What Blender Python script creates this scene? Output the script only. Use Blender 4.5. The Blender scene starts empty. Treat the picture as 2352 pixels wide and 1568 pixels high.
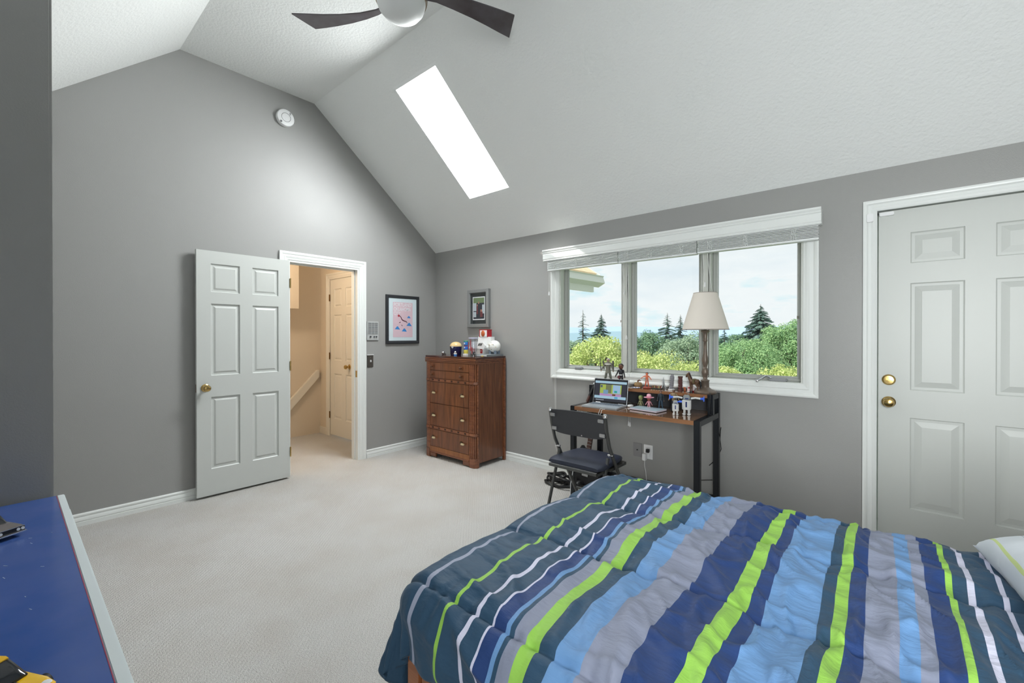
import bpy, bmesh, math, random
from mathutils import Vector, Matrix, noise
import numpy as np

scene = bpy.context.scene
C = scene.collection
rnd = random.Random(7)
PI = math.pi
R = math.radians

# ------------------------------------------------------------------ camera, world, lights, exposure
CAM = (4.2799, -3.5106, 1.3372)
YAW, PITCH, FPX, SHY = 0.7098, -0.004, 998.25, -10.9
cd = bpy.data.cameras.new('camera')
cd.sensor_width = 36.0
cd.lens = FPX / 2352 * 36.0
cd.shift_y = SHY / 2352
cd.clip_start = 0.02
cd.clip_end = 3000
cam = bpy.data.objects.new('camera', cd)
cam.location = CAM
cam.rotation_euler = (PI / 2 + PITCH, 0, YAW)
C.objects.link(cam)
scene.camera = cam

scene.view_settings.view_transform = 'Standard'
scene.view_settings.look = 'None'
scene.view_settings.gamma = 1
scene.view_settings.use_curve_mapping = False
scene.view_settings.exposure = 0.0
scene.cycles.caustics_reflective = False
scene.cycles.caustics_refractive = False
scene.cycles.max_bounces = 8
scene.cycles.adaptive_threshold = 0.02

world = bpy.data.worlds.new('sky')
scene.world = world
world.use_nodes = True
wn, wl = world.node_tree.nodes, world.node_tree.links
wn.clear()
wo = wn.new('ShaderNodeOutputWorld')
bg = wn.new('ShaderNodeBackground')
tc = wn.new('ShaderNodeTexCoord')
mp = wn.new('ShaderNodeMapping')
mp.inputs['Scale'].default_value = (1.0, 1.0, 3.2)
mp.inputs['Location'].default_value = (0.35, 0.2, 0.0)
nz = wn.new('ShaderNodeTexNoise')
nz.inputs['Scale'].default_value = 3.1
nz.inputs['Detail'].default_value = 7.0
nz.inputs['Roughness'].default_value = 0.55
cr = wn.new('ShaderNodeValToRGB')
e = cr.color_ramp.elements
e[0].position = 0.34; e[0].color = (0.50, 0.84, 0.93, 1)
e[1].position = 0.46; e[1].color = (0.95, 0.97, 0.98, 1)
e2 = cr.color_ramp.elements.new(0.66); e2.color = (0.80, 0.87, 0.92, 1)
wl.new(tc.outputs['Generated'], mp.inputs['Vector'])
wl.new(mp.outputs['Vector'], nz.inputs['Vector'])
wl.new(nz.outputs['Fac'], cr.inputs['Fac'])
wl.new(cr.outputs['Color'], bg.inputs['Color'])
bg.inputs['Strength'].default_value = 1.04
wl.new(bg.outputs['Background'], wo.inputs['Surface'])


def lamp(kind, name, loc, rot, energy, color=(1, 1, 1), **kw):
    d = bpy.data.lights.new(name, kind)
    d.energy = energy
    d.color = color
    for k, v in kw.items():
        setattr(d, k, v)
    o = bpy.data.objects.new(name, d)
    o.location = loc
    o.rotation_euler = rot
    C.objects.link(o)
    return o


SUN_DIR = Vector((0.45, 0.62, -0.78))      # travels away from the house, over the roof
sun = lamp('SUN', 'sun', (0, -10, 20), (0, 0, 0), 6.4, (1.0, 0.97, 0.90), angle=R(0.8))
sun.rotation_euler = SUN_DIR.to_track_quat('-Z', 'Y').to_euler()
SL = 0.826                                  # pitch of the window-side ceiling slope
SN = Vector((0, SL, 1)).normalized()        # its outward normal
sk = lamp('AREA', 'skylight_daylight', Vector((1.337, -0.876, 2.36 + SL * 0.876)) + SN * 0.080, (0, 0, 0),
          110, (0.965, 1.0, 1.0), shape='RECTANGLE', size=0.56, size_y=1.16)
sk.rotation_euler = (-math.atan(SL), 0, 0)
lamp('AREA', 'rear_fill_light', (4.95, -4.16, 1.50), (R(-90 + 2), 0, R(180)), 50, (0.965, 1.0, 1.0),
     shape='RECTANGLE', size=0.86, size_y=1.36, spread=R(125))  # fill lamp added behind the camera to brighten the room

# ------------------------------------------------------------------ helpers
WM = {}
MATS = {}


def lin(r, g, b):
    def f(c):
        c /= 255.0
        return c / 12.92 if c <= 0.04045 else ((c + 0.055) / 1.055) ** 2.4
    return (f(r), f(g), f(b))


def mat(name, col, rough=0.5, metal=0.0, bump=None, var=None, spec=None, trans=None, coat=0.0, emit=None, stretch=None):
    """bump = (scale, strength, detail); var = (scale, amount, second colour)"""
    if name in MATS:
        return MATS[name]
    m = bpy.data.materials.new(name)
    m.use_nodes = True
    n, l = m.node_tree.nodes, m.node_tree.links
    p = n['Principled BSDF']
    p.inputs['Base Color'].default_value = (*col, 1)
    p.inputs['Roughness'].default_value = rough
    p.inputs['Metallic'].default_value = metal
    if spec is not None:
        p.inputs['Specular IOR Level'].default_value = spec
    if coat:
        p.inputs['Coat Weight'].default_value = coat
        p.inputs['Coat Roughness'].default_value = 0.08
    if emit:
        p.inputs['Emission Color'].default_value = (*emit[0], 1)
        p.inputs['Emission Strength'].default_value = emit[1]
    if bump or var:
        t = n.new('ShaderNodeTexCoord')
        src = t.outputs['Object']
        g = n.new('ShaderNodeNewGeometry')
        src = g.outputs['Position']
        if stretch:
            mpn = n.new('ShaderNodeMapping')
            mpn.inputs['Scale'].default_value = stretch
            l.new(src, mpn.inputs['Vector'])
            src = mpn.outputs['Vector']
    if bump:
        z = n.new('ShaderNodeTexNoise')
        z.inputs['Scale'].default_value = bump[0]
        z.inputs['Detail'].default_value = bump[2] if len(bump) > 2 else 3.0
        l.new(src, z.inputs['Vector'])
        b = n.new('ShaderNodeBump')
        b.inputs['Strength'].default_value = bump[1]
        b.inputs['Distance'].default_value = bump[3] if len(bump) > 3 else 0.004
        l.new(z.outputs['Fac'], b.inputs['Height'])
        l.new(b.outputs['Normal'], p.inputs['Normal'])
    if var:
        z2 = n.new('ShaderNodeTexNoise')
        z2.inputs['Scale'].default_value = var[0]
        z2.inputs['Detail'].default_value = 5.0
        l.new(src, z2.inputs['Vector'])
        mr = n.new('ShaderNodeMapRange')
        mr.inputs['From Min'].default_value = 0.35
        mr.inputs['From Max'].default_value = 0.65
        mr.inputs['To Max'].default_value = var[1]
        l.new(z2.outputs['Fac'], mr.inputs['Value'])
        mx = n.new('ShaderNodeMix')
        mx.data_type = 'RGBA'
        mx.inputs[6].default_value = (*col, 1)
        mx.inputs[7].default_value = (*var[2], 1)
        l.new(mr.outputs['Result'], mx.inputs[0])
        l.new(mx.outputs[2], p.inputs['Base Color'])
    MATS[name] = m
    return m


def glass(name, tint=(1, 1, 1), gloss=0.06):
    m = bpy.data.materials.new(name)
    m.use_nodes = True
    n, l = m.node_tree.nodes, m.node_tree.links
    n.clear()
    o = n.new('ShaderNodeOutputMaterial')
    t = n.new('ShaderNodeBsdfTransparent')
    t.inputs['Color'].default_value = (*tint, 1)
    g = n.new('ShaderNodeBsdfGlossy')
    g.inputs['Roughness'].default_value = 0.02
    x = n.new('ShaderNodeMixShader')
    x.inputs[0].default_value = gloss
    l.new(t.outputs[0], x.inputs[1])
    l.new(g.outputs[0], x.inputs[2])
    l.new(x.outputs[0], o.inputs['Surface'])
    return m


def setp(o, label=None, cat=None, group=None, kind=None):
    if label: o['label'] = label
    if cat: o['category'] = cat
    if group: o['group'] = group
    if kind: o['kind'] = kind
    return o


def thing(name, label=None, cat=None, loc=(0, 0, 0), rz=0.0, group=None, kind=None):
    o = bpy.data.objects.new(name, None)
    o.empty_display_size = 0.05
    o.location = loc
    o.rotation_euler = (0, 0, rz)
    C.objects.link(o)
    WM[o.name] = Matrix.Translation(Vector(loc)) @ Matrix.Rotation(rz, 4, 'Z')
    return setp(o, label, cat, group, kind)


def link(name, me, m, parent=None, W=None):
    o = bpy.data.objects.new(name, me)
    if m is not None:
        me.materials.append(m)
    C.objects.link(o)
    W = W or Matrix.Identity(4)
    if parent is not None:
        o.parent = parent
        o.matrix_parent_inverse = WM[parent.name].inverted()
    o.matrix_basis = W
    WM[o.name] = W
    return o


class B:
    def __init__(s):
        s.bm = bmesh.new()

    def box(s, x0, y0, z0, x1, y1, z1):
        x0, x1 = min(x0, x1), max(x0, x1); y0, y1 = min(y0, y1), max(y0, y1); z0, z1 = min(z0, z1), max(z0, z1)
        v = [s.bm.verts.new(c) for c in ((x0, y0, z0), (x1, y0, z0), (x1, y1, z0), (x0, y1, z0),
                                         (x0, y0, z1), (x1, y0, z1), (x1, y1, z1), (x0, y1, z1))]
        for f in ((3, 2, 1, 0), (4, 5, 6, 7), (0, 1, 5, 4), (1, 2, 6, 5), (2, 3, 7, 6), (3, 0, 4, 7)):
            s.bm.faces.new([v[i] for i in f])
        return s

    def cbox(s, c, d, M=None):
        """box by centre and size, optional matrix"""
        n0 = len(s.bm.verts)
        s.box(c[0] - d[0] / 2, c[1] - d[1] / 2, c[2] - d[2] / 2, c[0] + d[0] / 2, c[1] + d[1] / 2, c[2] + d[2] / 2)
        if M is not None:
            s.bm.verts.ensure_lookup_table()
            for v in s.bm.verts[n0:]:
                v.co = M @ v.co
        return s

    def prism(s, poly, fn, a, b):
        """poly: 2-D points, fn(p, q, d) -> 3-D, extruded from d=a to d=b"""
        A = [s.bm.verts.new(fn(p, q, a)) for p, q in poly]
        Bv = [s.bm.verts.new(fn(p, q, b)) for p, q in poly]
        n = len(poly)
        s.bm.faces.new(A)
        s.bm.faces.new(Bv[::-1])
        for i in range(n):
            s.bm.faces.new((A[i], Bv[i], Bv[(i + 1) % n], A[(i + 1) % n]))
        return s

    def rings(s, rings, cap=True, closed=True):
        L = [[s.bm.verts.new(p) for p in r] for r in rings]
        for a, b in zip(L, L[1:]):
            n = len(a)
            for i in range(n if closed else n - 1):
                j = (i + 1) % n
                s.bm.faces.new((a[i], a[j], b[j], b[i]))
        if cap and closed:
            s.bm.faces.new(L[0][::-1])
            s.bm.faces.new(L[-1])
        return s

    def tube(s, pts, r, n=8, cap=True):
        pts = [Vector(p) for p in pts]
        rs = r if isinstance(r, (list, tuple)) else [r] * len(pts)
        rings = []
        up = None
        for i, p in enumerate(pts):
            t = (pts[min(i + 1, len(pts) - 1)] - pts[max(i - 1, 0)]).normalized()
            if up is None:
                up = Vector((0, 0, 1)) if abs(t.z) < 0.9 else Vector((1, 0, 0))
            a = t.cross(up)
            if a.length < 1e-5:
                a = t.cross(Vector((0, 1, 0)))
            a.normalize()
            b = a.cross(t).normalized()
            up = b
            rings.append([p + (a * math.cos(q) + b * math.sin(q)) * rs[i] for q in [2 * PI * k / n for k in range(n)]])
        return s.rings(rings, cap)

    def lathe(s, prof, c=(0, 0, 0), n=24, M=None, hollow=False):
        c = Vector(c)
        rings = []
        for r, z in prof:
            rr = max(r, 1e-4)
            ring = [Vector((rr * math.cos(2 * PI * k / n), rr * math.sin(2 * PI * k / n), z)) for k in range(n)]
            if M is not None:
                ring = [M @ p for p in ring]
            rings.append([p + c for p in ring])
        if hollow:
            return s.rings(rings + rings[:1], cap=False)
        return s.rings(rings)

    def ball(s, c, r, n=16, m=10, M=None):
        r = r if isinstance(r, (list, tuple)) else (r, r, r)
        X = Matrix.Translation(Vector(c)) @ (M or Matrix.Identity(4)) @ Matrix.Diagonal((*r, 1))
        bmesh.ops.create_uvsphere(s.bm, u_segments=n, v_segments=m, radius=1.0, matrix=X)
        return s

    def limb(s, a, b, ra, rb, n=10):
        a, b = Vector(a), Vector(b)
        d = (b - a).normalized()
        return s.tube([a - d * ra * .9, a - d * ra * .5, a, b, b + d * rb * .5, b + d * rb * .9],
                      [ra * .4, ra * .86, ra, rb, rb * .86, rb * .4], n)

    def done(s, name, m, parent=None, W=None, bevel=0.0, smooth=False, seg=2, ang=35):
        bm = s.bm
        bmesh.ops.recalc_face_normals(bm, faces=bm.faces)
        if bevel:
            ed = [q for q in bm.edges if len(q.link_faces) == 2 and q.calc_face_angle(0) > R(25)]
            bmesh.ops.bevel(bm, geom=ed, offset=bevel, segments=seg, affect='EDGES', clamp_overlap=True)
        me = bpy.data.meshes.new(name)
        cs = np.array([v.co for v in bm.verts])
        c = Vector((cs.min(0) + cs.max(0)) / 2)
        for v in bm.verts:
            v.co -= c
        bm.to_mesh(me)
        bm.free()
        if smooth or bevel:
            for p in me.polygons:
                p.use_smooth = True
            me.set_sharp_from_angle(angle=R(ang))
        return link(name, me, m, parent, (W or Matrix.Identity(4)) @ Matrix.Translation(c))


def Wt(t):
    return WM[t.name]


def text_mesh(txt, size, name, m, parent, W, bold=0.0, depth=0.0006, xscale=1.0):
    cu = bpy.data.curves.new(name, 'FONT')
    cu.body = txt
    cu.size = size
    cu.offset = bold
    cu.extrude = depth
    ob = bpy.data.objects.new(name, cu)
    C.objects.link(ob)
    bpy.context.view_layer.update()
    dg = bpy.context.evaluated_depsgraph_get()
    me = bpy.data.meshes.new_from_object(ob.evaluated_get(dg))
    bpy.data.objects.remove(ob)
    for v in me.vertices:
        v.co.x *= xscale
    me.materials.clear()
    return link(name, me, m, parent, W)


def on_x0(a, b, d):    # left wall face x = 0: a = y, b = z, d = out into the room
    return Vector((d, a, b))


def on_y0(a, b, d):    # window wall face y = 0: a = x, b = z
    return Vector((a, -d, b))


def ring_frame(fn, a0, a1, b0, b1, prof, base=0.0, open_bottom=False):
    """mitred moulding; prof = [(inset, depth)...] from the outer edge inwards"""
    b = B()
    def corner(k):
        i, d = prof[k]
        if open_bottom:
            return [(a0 + i, b0), (a0 + i, b1 - i), (a1 - i, b1 - i), (a1 - i, b0)]
        return [(a0 + i, b0 + i), (a0 + i, b1 - i), (a1 - i, b1 - i), (a1 - i, b0 + i)]
    n = len(prof)
    # cross-section loops at the four corners
    secs = []
    for c in range(4):
        sec = [fn(*corner(0)[c], base)] + [fn(*corner(k)[c], prof[k][1]) for k in range(n)] + [fn(*corner(n - 1)[c], base)]
        secs.append(sec)
    L = [[b.bm.verts.new(p) for p in sc] for sc in secs]
    for i in range(3 if open_bottom else 4):
        p, q = L[i], L[(i + 1) % 4]
        for k in range(len(p)):
            k2 = (k + 1) % len(p)
            b.bm.faces.new((p[k], p[k2], q[k2], q[k]))
    if open_bottom:
        b.bm.faces.new(L[0])
        b.bm.faces.new(L[3][::-1])
    return b


# ------------------------------------------------------------------ materials of the room
WALLC = lin(155, 155, 153)
M_wall = mat('wall_paint', WALLC, 0.42, bump=(190, 0.30, 2.0, 0.002))
M_ceil = mat('ceiling_paint', lin(238, 240, 239), 0.6, bump=(55, 0.55, 4.0, 0.006))
M_white = mat('white_trim', lin(233, 236, 234), 0.32)
M_doorw = mat('door_white', lin(200, 203, 200), 0.35)
M_white2 = mat('white_shaft', lin(240, 242, 242), 0.5)
M_hall = mat('hall_paint', lin(226, 212, 192), 0.5, bump=(190, 0.2, 2.0, 0.002))
M_halltrim = mat('hall_trim', lin(232, 226, 214), 0.35)
M_brass = mat('brass', lin(198, 168, 108), 0.2, 1.0)
M_steel = mat('brushed_steel', lin(150, 145, 135), 0.3, 1.0)
M_chrome = mat('chrome', lin(220, 220, 222), 0.12, 1.0)
M_black = mat('black_plastic', lin(24, 24, 27), 0.4)
M_blackm = mat('black_metal', lin(30, 33, 38), 0.25, 0.3)
M_grey = mat('grey_plastic', lin(150, 152, 154), 0.5)
M_whitep = mat('white_plastic', lin(236, 237, 238), 0.4)
M_frost = bpy.data.materials.new('frosted_skylight')
M_frost.use_nodes = True
_n, _l = M_frost.node_tree.nodes, M_frost.node_tree.links
_n.clear()
_o, _t, _d, _x = _n.new('ShaderNodeOutputMaterial'), _n.new('ShaderNodeBsdfTransparent'), _n.new('ShaderNodeBsdfTranslucent'), _n.new('ShaderNodeMixShader')
_x.inputs[0].default_value = 0.12
_l.new(_t.outputs[0], _x.inputs[1]); _l.new(_d.outputs[0], _x.inputs[2]); _l.new(_x.outputs[0], _o.inputs['Surface'])
M_glass = glass('window_glass', (0.97, 0.99, 0.99), 0.03)


def carpet_mat():
    m = bpy.data.materials.new('carpet')
    m.use_nodes = True
    n, l = m.node_tree.nodes, m.node_tree.links
    p = n['Principled BSDF']
    p.inputs['Roughness'].default_value = 0.95
    p.inputs['Specular IOR Level'].default_value = 0.1
    g = n.new('ShaderNodeNewGeometry')
    w = n.new('ShaderNodeTexWave')
    w.bands_direction = 'DIAGONAL'
    w.inputs['Scale'].default_value = 26.0
    w.inputs['Distortion'].default_value = 3.5
    w.inputs['Detail'].default_value = 3.0
    w.inputs['Detail Scale'].default_value = 4.0
    z = n.new('ShaderNodeTexNoise')
    z.inputs['Scale'].default_value = 260.0
    z.inputs['Detail'].default_value = 2.0
    z3 = n.new('ShaderNodeTexNoise')
    z3.inputs['Scale'].default_value = 2.6
    z3.inputs['Detail'].default_value = 4.0
    for q in (w, z, z3):
        l.new(g.outputs['Position'], q.inputs['Vector'])
    ad = n.new('ShaderNodeMath'); ad.operation = 'MULTIPLY_ADD'
    ad.inputs[1].default_value = 0.35
    l.new(w.outputs['Fac'], ad.inputs[0]); l.new(z.outputs['Fac'], ad.inputs[2])
    b = n.new('ShaderNodeBump')
    b.inputs['Strength'].default_value = 0.9
    b.inputs['Distance'].default_value = 0.006
    l.new(ad.outputs[0], b.inputs['Height'])
    l.new(b.outputs['Normal'], p.inputs['Normal'])
    r1 = n.new('ShaderNodeValToRGB')
    r1.color_ramp.elements[0].position = 0.34; r1.color_ramp.elements[0].color = (*lin(205, 201, 196), 1)
    r1.color_ramp.elements[1].position = 0.60; r1.color_ramp.elements[1].color = (*lin(211, 209, 206), 1)
    l.new(z3.outputs['Fac'], r1.inputs['Fac'])
    r2 = n.new('ShaderNodeValToRGB')
    r2.color_ramp.elements[0].position = 0.38; r2.color_ramp.elements[0].color = (0.70, 0.69, 0.68, 1)
    r2.color_ramp.elements[1].position = 0.55; r2.color_ramp.elements[1].color = (1, 1, 1, 1)
    l.new(z.outputs['Fac'], r2.inputs['Fac'])
    mx = n.new('ShaderNodeMix'); mx.data_type = 'RGBA'; mx.blend_type = 'MULTIPLY'
    mx.inputs[0].default_value = 1.0
    l.new(r1.outputs['Color'], mx.inputs[6]); l.new(r2.outputs['Color'], mx.inputs[7])
    l.new(mx.outputs[2], p.inputs['Base Color'])
    return m


M_carpet = carpet_mat()


def wood_mat(name, c1, c2, rough=0.35, axis='Z', scale=1.0, coat=0.0):
    m = bpy.data.materials.new(name)
    m.use_nodes = True
    n, l = m.node_tree.nodes, m.node_tree.links
    p = n['Principled BSDF']
    p.inputs['Roughness'].default_value = rough
    if coat:
        p.inputs['Coat Weight'].default_value = coat
    g = n.new('ShaderNodeNewGeometry')
    mpn = n.new('ShaderNodeMapping')
    s = {'X': (3, 45, 45), 'Y': (45, 3, 45), 'Z': (45, 45, 3)}[axis]
    mpn.inputs['Scale'].default_value = tuple(v * scale for v in s)
    z = n.new('ShaderNodeTexNoise')
    z.inputs['Scale'].default_value = 1.0
    z.inputs['Detail'].default_value = 5.0
    z.inputs['Distortion'].default_value = 0.6
    l.new(g.outputs['Position'], mpn.inputs['Vector'])
    l.new(mpn.outputs['Vector'], z.inputs['Vector'])
    r = n.new('ShaderNodeValToRGB')
    r.color_ramp.elements[0].position = 0.3; r.color_ramp.elements[0].color = (*c1, 1)
    r.color_ramp.elements[1].position = 0.7; r.color_ramp.elements[1].color = (*c2, 1)
    l.new(z.outputs['Fac'], r.inputs['Fac'])
    l.new(r.outputs['Color'], p.inputs['Base Color'])
    return m


# ------------------------------------------------------------------ room shell
XR, YB, ZW, ZF = 5.45, -4.12, 2.36, 3.617     # right wall, back wall, window-wall height, flat ceiling
YA, YC = -1.523, -2.60                        # flat strip of the vault
SB = (ZF - 2.25) / (YC - YB)                  # slope of the rear side


def ceil_z(y):
    if y > YA: return ZW - SL * y
    if y > YC: return ZF
    return ZF - SB * (YC - y)


b = B(); b.box(-0.12, YB - 0.15, -0.12, XR + 0.12, 0.15, 0.0)
setp(b.done('floor', M_carpet), kind='structure')
b = B(); b.box(-1.72, -2.6, -0.12, -0.12, -0.6, 0.0)
setp(b.done('floor_hall', M_carpet), kind='structure')

# left gable wall with the doorway
DY0, DY1, DH = -1.775, -1.050, 2.045
prof_all = [(YB - .12, -0.1), (DY0, -0.1), (DY0, ceil_z(DY0) + .1), (YC, ZF + .1), (YB - .12, ceil_z(YB) + .0)]
b = B()
b.prism(prof_all, on_x0, -0.12, 0.0)
b.prism([(DY0, DH), (DY1, DH), (DY1, ceil_z(DY1) + .1), (YA, ZF + .1), (DY0, ZF + .1)], on_x0, -0.12, 0.0)
b.prism([(DY1, -0.1), (0.15, -0.1), (0.15, ZW + .05), (0.0, ZW + .1), (DY1, ceil_z(DY1) + .1)], on_x0, -0.12, 0.0)
setp(b.done('wall_left', M_wall), kind='structure')

# window wall
WX0, WX1, WZ0, WZ1 = 1.875, 3.858, 1.000, 2.080      # rough opening
EX0, EX1, EZ1 = 4.222, 5.175, 2.125                  # exterior door opening
b = B()
b.box(-0.12, 0, -0.1, WX0, 0.15, ZW + .1)
b.box(WX0, 0, -0.1, WX1, 0.15, WZ0)
b.box(WX0, 0, WZ1, WX1, 0.15, ZW + .1)
b.box(WX1, 0, -0.1, EX0, 0.15, ZW + .1)
b.box(EX0, 0, EZ1, EX1, 0.15, ZW + .1)
b.box(EX1, 0, -0.1, XR + .12, 0.15, ZW + .1)
setp(b.done('wall_window', M_wall), kind='structure')

# right gable wall, and the rear wall with an opening added for the unseen fill lamp
b = B()
fx = lambda a, q, d: Vector((XR + d, a, q))
b.prism([(YB - .12, -.1), (.15, -.1), (.15, ZW + .05), (0, ZW + .1), (YA, ZF + .1), (YC, ZF + .1), (YB - .12, ceil_z(YB))], fx, 0, .12)
setp(b.done('wall_right', M_wall), kind='structure')
b = B()
b.box(-0.12, YB - .15, -.1, 4.50, YB, 2.30)
b.box(4.50, YB - .15, -.1, 5.40, YB, .80)
b.box(4.50, YB - .15, 2.20, 5.40, YB, 2.30)
b.box(5.40, YB - .15, -.1, XR + .12, YB, 2.30)
setp(b.done('wall_rear', M_wall), kind='structure')
# closet block that pushes into the room on the left (its side shows dark at the picture edge)
NX, NY = 1.955, -3.398
fz = lambda a, q, d: Vector((a, q, d))
b = B()
b.prism([(YB, -.05), (NY, -.05), (NY, ceil_z(NY) + .05), (YB, ceil_z(YB) + .05)], lambda a, q, d: Vector((d, a, q)), 0.001, NX)
setp(b.done('wall_closet', M_wall, bevel=0.008), kind='structure')

# ceiling: window-side slope with the skylight shaft, flat strip, rear slope
SX0, SX1, SY0, SY1 = 1.075, 1.601, -1.315, -0.437
T = 0.14
def slope_piece(b, x0, x1, y0, y1):
    vs = []
    for dz in (0, T):
        for (x, y) in ((x0, y0), (x1, y0), (x1, y1), (x0, y1)):
            vs.append(b.bm.verts.new((x, y, ZW - SL * y + dz)))
    for f in ((0, 1, 2, 3), (7, 6, 5, 4), (0, 4, 5, 1), (1, 5, 6, 2), (2, 6, 7, 3), (3, 7, 4, 0)):
        b.bm.faces.new([vs[i] for i in f])
b = B()
hw = 0.010                                   # the shaft lining covers this joint
slope_piece(b, -.12, SX0 - hw, YA, .15)
slope_piece(b, SX1 + hw, XR + .12, YA, .15)
slope_piece(b, SX0 - hw, SX1 + hw, YA, SY0 - hw)
slope_piece(b, SX0 - hw, SX1 + hw, SY1 + hw, .15)
setp(b.done('ceiling_slope_window', M_ceil), kind='structure')
b = B(); b.box(-.12, YC, ZF, XR + .12, YA, ZF + T)
setp(b.done('ceiling', M_ceil), kind='structure')
b = B()
b.prism([(YC, ZF), (YB - .15, ceil_z(YB - .15)), (YB - .15, ceil_z(YB - .15) + T), (YC, ZF + T)],
        lambda a, q, d: Vector((d, a, q)), -.12, XR + .12)
setp(b.done('ceiling_slope_rear', M_ceil), kind='structure')

# skylight
SD = 0.045
sky = thing('window_2', 'tall narrow skylight with white shaft in the sloped ceiling', None, (1.337, -0.876, 3.08), kind='structure')
def sp(x, y, d):
    return Vector((x, y, ZW - SL * y)) + SN * d
b = B()
co = [(SX0, SY0), (SX1, SY0), (SX1, SY1), (SX0, SY1)]
w = 0.02
out = [(SX0 - w, SY0 - w), (SX1 + w, SY0 - w), (SX1 + w, SY1 + w), (SX0 - w, SY1 + w)]
b.rings([[sp(*p, 0.0) for p in out], [sp(*p, -0.001) for p in co], [sp(*p, SD) for p in co], [sp(*p, SD) for p in out]], cap=False)
b.done('shaft', M_white2, sky)
b = B()
b.rings([[sp(*p, SD + .002) for p in out], [sp(*p, SD + .004) for p in out]])
b.done('pane', M_frost, sky)

# ------------------------------------------------------------------ mouldings
BB = [(0, .012), (.012, .016), (.020, .012), (.05, .016)]
def baseboard(name, fn, a0, a1, flip=False):
    pr = [(0, 0), (.016, 0), (.016, .028), (.0135, .030), (.0135, .034), (.016, .036), (.015, .052), (.010, .062), (.010, .067),
          (.013, .070), (.013, .079), (.008, .085), (0, .087)]
    b = B()
    b.prism(pr, lambda d, z, a: fn(a, z, d), a0, a1)
    return setp(b.done(name, M_white, smooth=True, ang=25), kind='structure')
baseboard('baseboard_left', on_x0, NY, DY0 - .085)
baseboard('baseboard_left.001', on_x0, DY1 + .085, -.001)
baseboard('baseboard_window', on_y0, .016, EX0 - .09)
baseboard('baseboard_closet', lambda a, z, d: Vector((NX + d, a, z)), YB, NY)

CAS = [(0, .018), (.012, .020), (.022, .018), (.028, .013), (.040, .014), (.046, .017), (.060, .012), (.070, .010), (.074, .012), (.080, .008)]
setp(ring_frame(on_x0, DY0 - .080, DY1 + .080, 0, DH + .08, CAS, 0, True).done('trim_1', M_white), kind='structure')
# jamb of the doorway
b = B()
b.box(-.12, DY0 - .004, 0, .006, DY0 + .016, DH)
b.box(-.12, DY1 - .016, 0, .006, DY1 + .004, DH)
b.box(-.12, DY0 + .016, DH - .016, .006, DY1 - .016, DH)
b.box(-.085, DY1 - .028, 0, -.045, DY1 - .016, DH - .016)
b.box(-.085, DY0 + .016, DH - .028, -.045, DY1 - .016, DH - .016)
jam = setp(b.done('trim_2', M_white), kind='structure')
b = B(); b.box(-.036, DY1 - .0175, .885, -.004, DY1 - .0155, .955)
b.done('strike_plate', M_brass, jam)


def panel_door(name, W, w, h, t, cols, rows, m, kind='structure', bev=.034):
    """local: x 0..w, y 0 (front) .. t (back), z 0..h ; cols/rows are openings. W places it."""
    b = B()
    xs = sorted({0, w, *[c for q in cols for c in q]})
    zs = sorted({0, h, *[c for q in rows for c in q]})
    for i in range(len(xs) - 1):
        for k in range(len(zs) - 1):
            if (xs[i], xs[i + 1]) in cols and (zs[k], zs[k + 1]) in rows:
                continue
            b.box(xs[i], 0, zs[k], xs[i + 1], t, zs[k + 1])
    bmesh.ops.remove_doubles(b.bm, verts=b.bm.verts, dist=1e-5)
    # drop the coincident inner faces
    seen = {}
    for f in b.bm.faces:
        seen.setdefault(tuple(sorted(v.index for v in f.verts)), []).append(f)
    b.bm.verts.index_update()
    seen = {}
    for f in b.bm.faces:
        seen.setdefault(tuple(sorted(v.index for v in f.verts)), []).append(f)
    bmesh.ops.delete(b.bm, geom=[f for fs in seen.values() if len(fs) > 1 for f in fs], context='FACES')
    d = b.done(name, m, None, W)
    if kind:
        d['kind'] = kind
    for (x0, x1) in cols:
        for (z0, z1) in rows:
            p = B()
            lv = [(0, .006), (.006, .011), (.020, .011), (bev, .004)]
            rings = []
            for s_ in (0, 1):
                rr = []
                for i, dpt in lv:
                    y = dpt if s_ == 0 else t - dpt
                    rr.append([Vector(q) for q in ((x0 + i, y, z0 + i), (x1 - i, y, z0 + i), (x1 - i, y, z1 - i), (x0 + i, y, z1 - i))])
                rings += rr[::-1] if s_ == 0 else rr
            p.rings(rings)
            p.done('panel', m, d, W)
    return d


def knob(parent, W, m, name='knob', rose=.032, r=.027):
    """axis +Z of W points out of the door"""
    b = B()
    b.lathe([(.001, 0), (rose, 0), (rose, .004), (rose * .8, .009), (.013, .012), (.011, .03), (.018, .036), (r, .046), (r, .056), (r * .8, .066), (r * .35, .070), (.001, .070)], n=20)
    o = b.done(name, m, parent, W, smooth=True)
    return o


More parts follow.
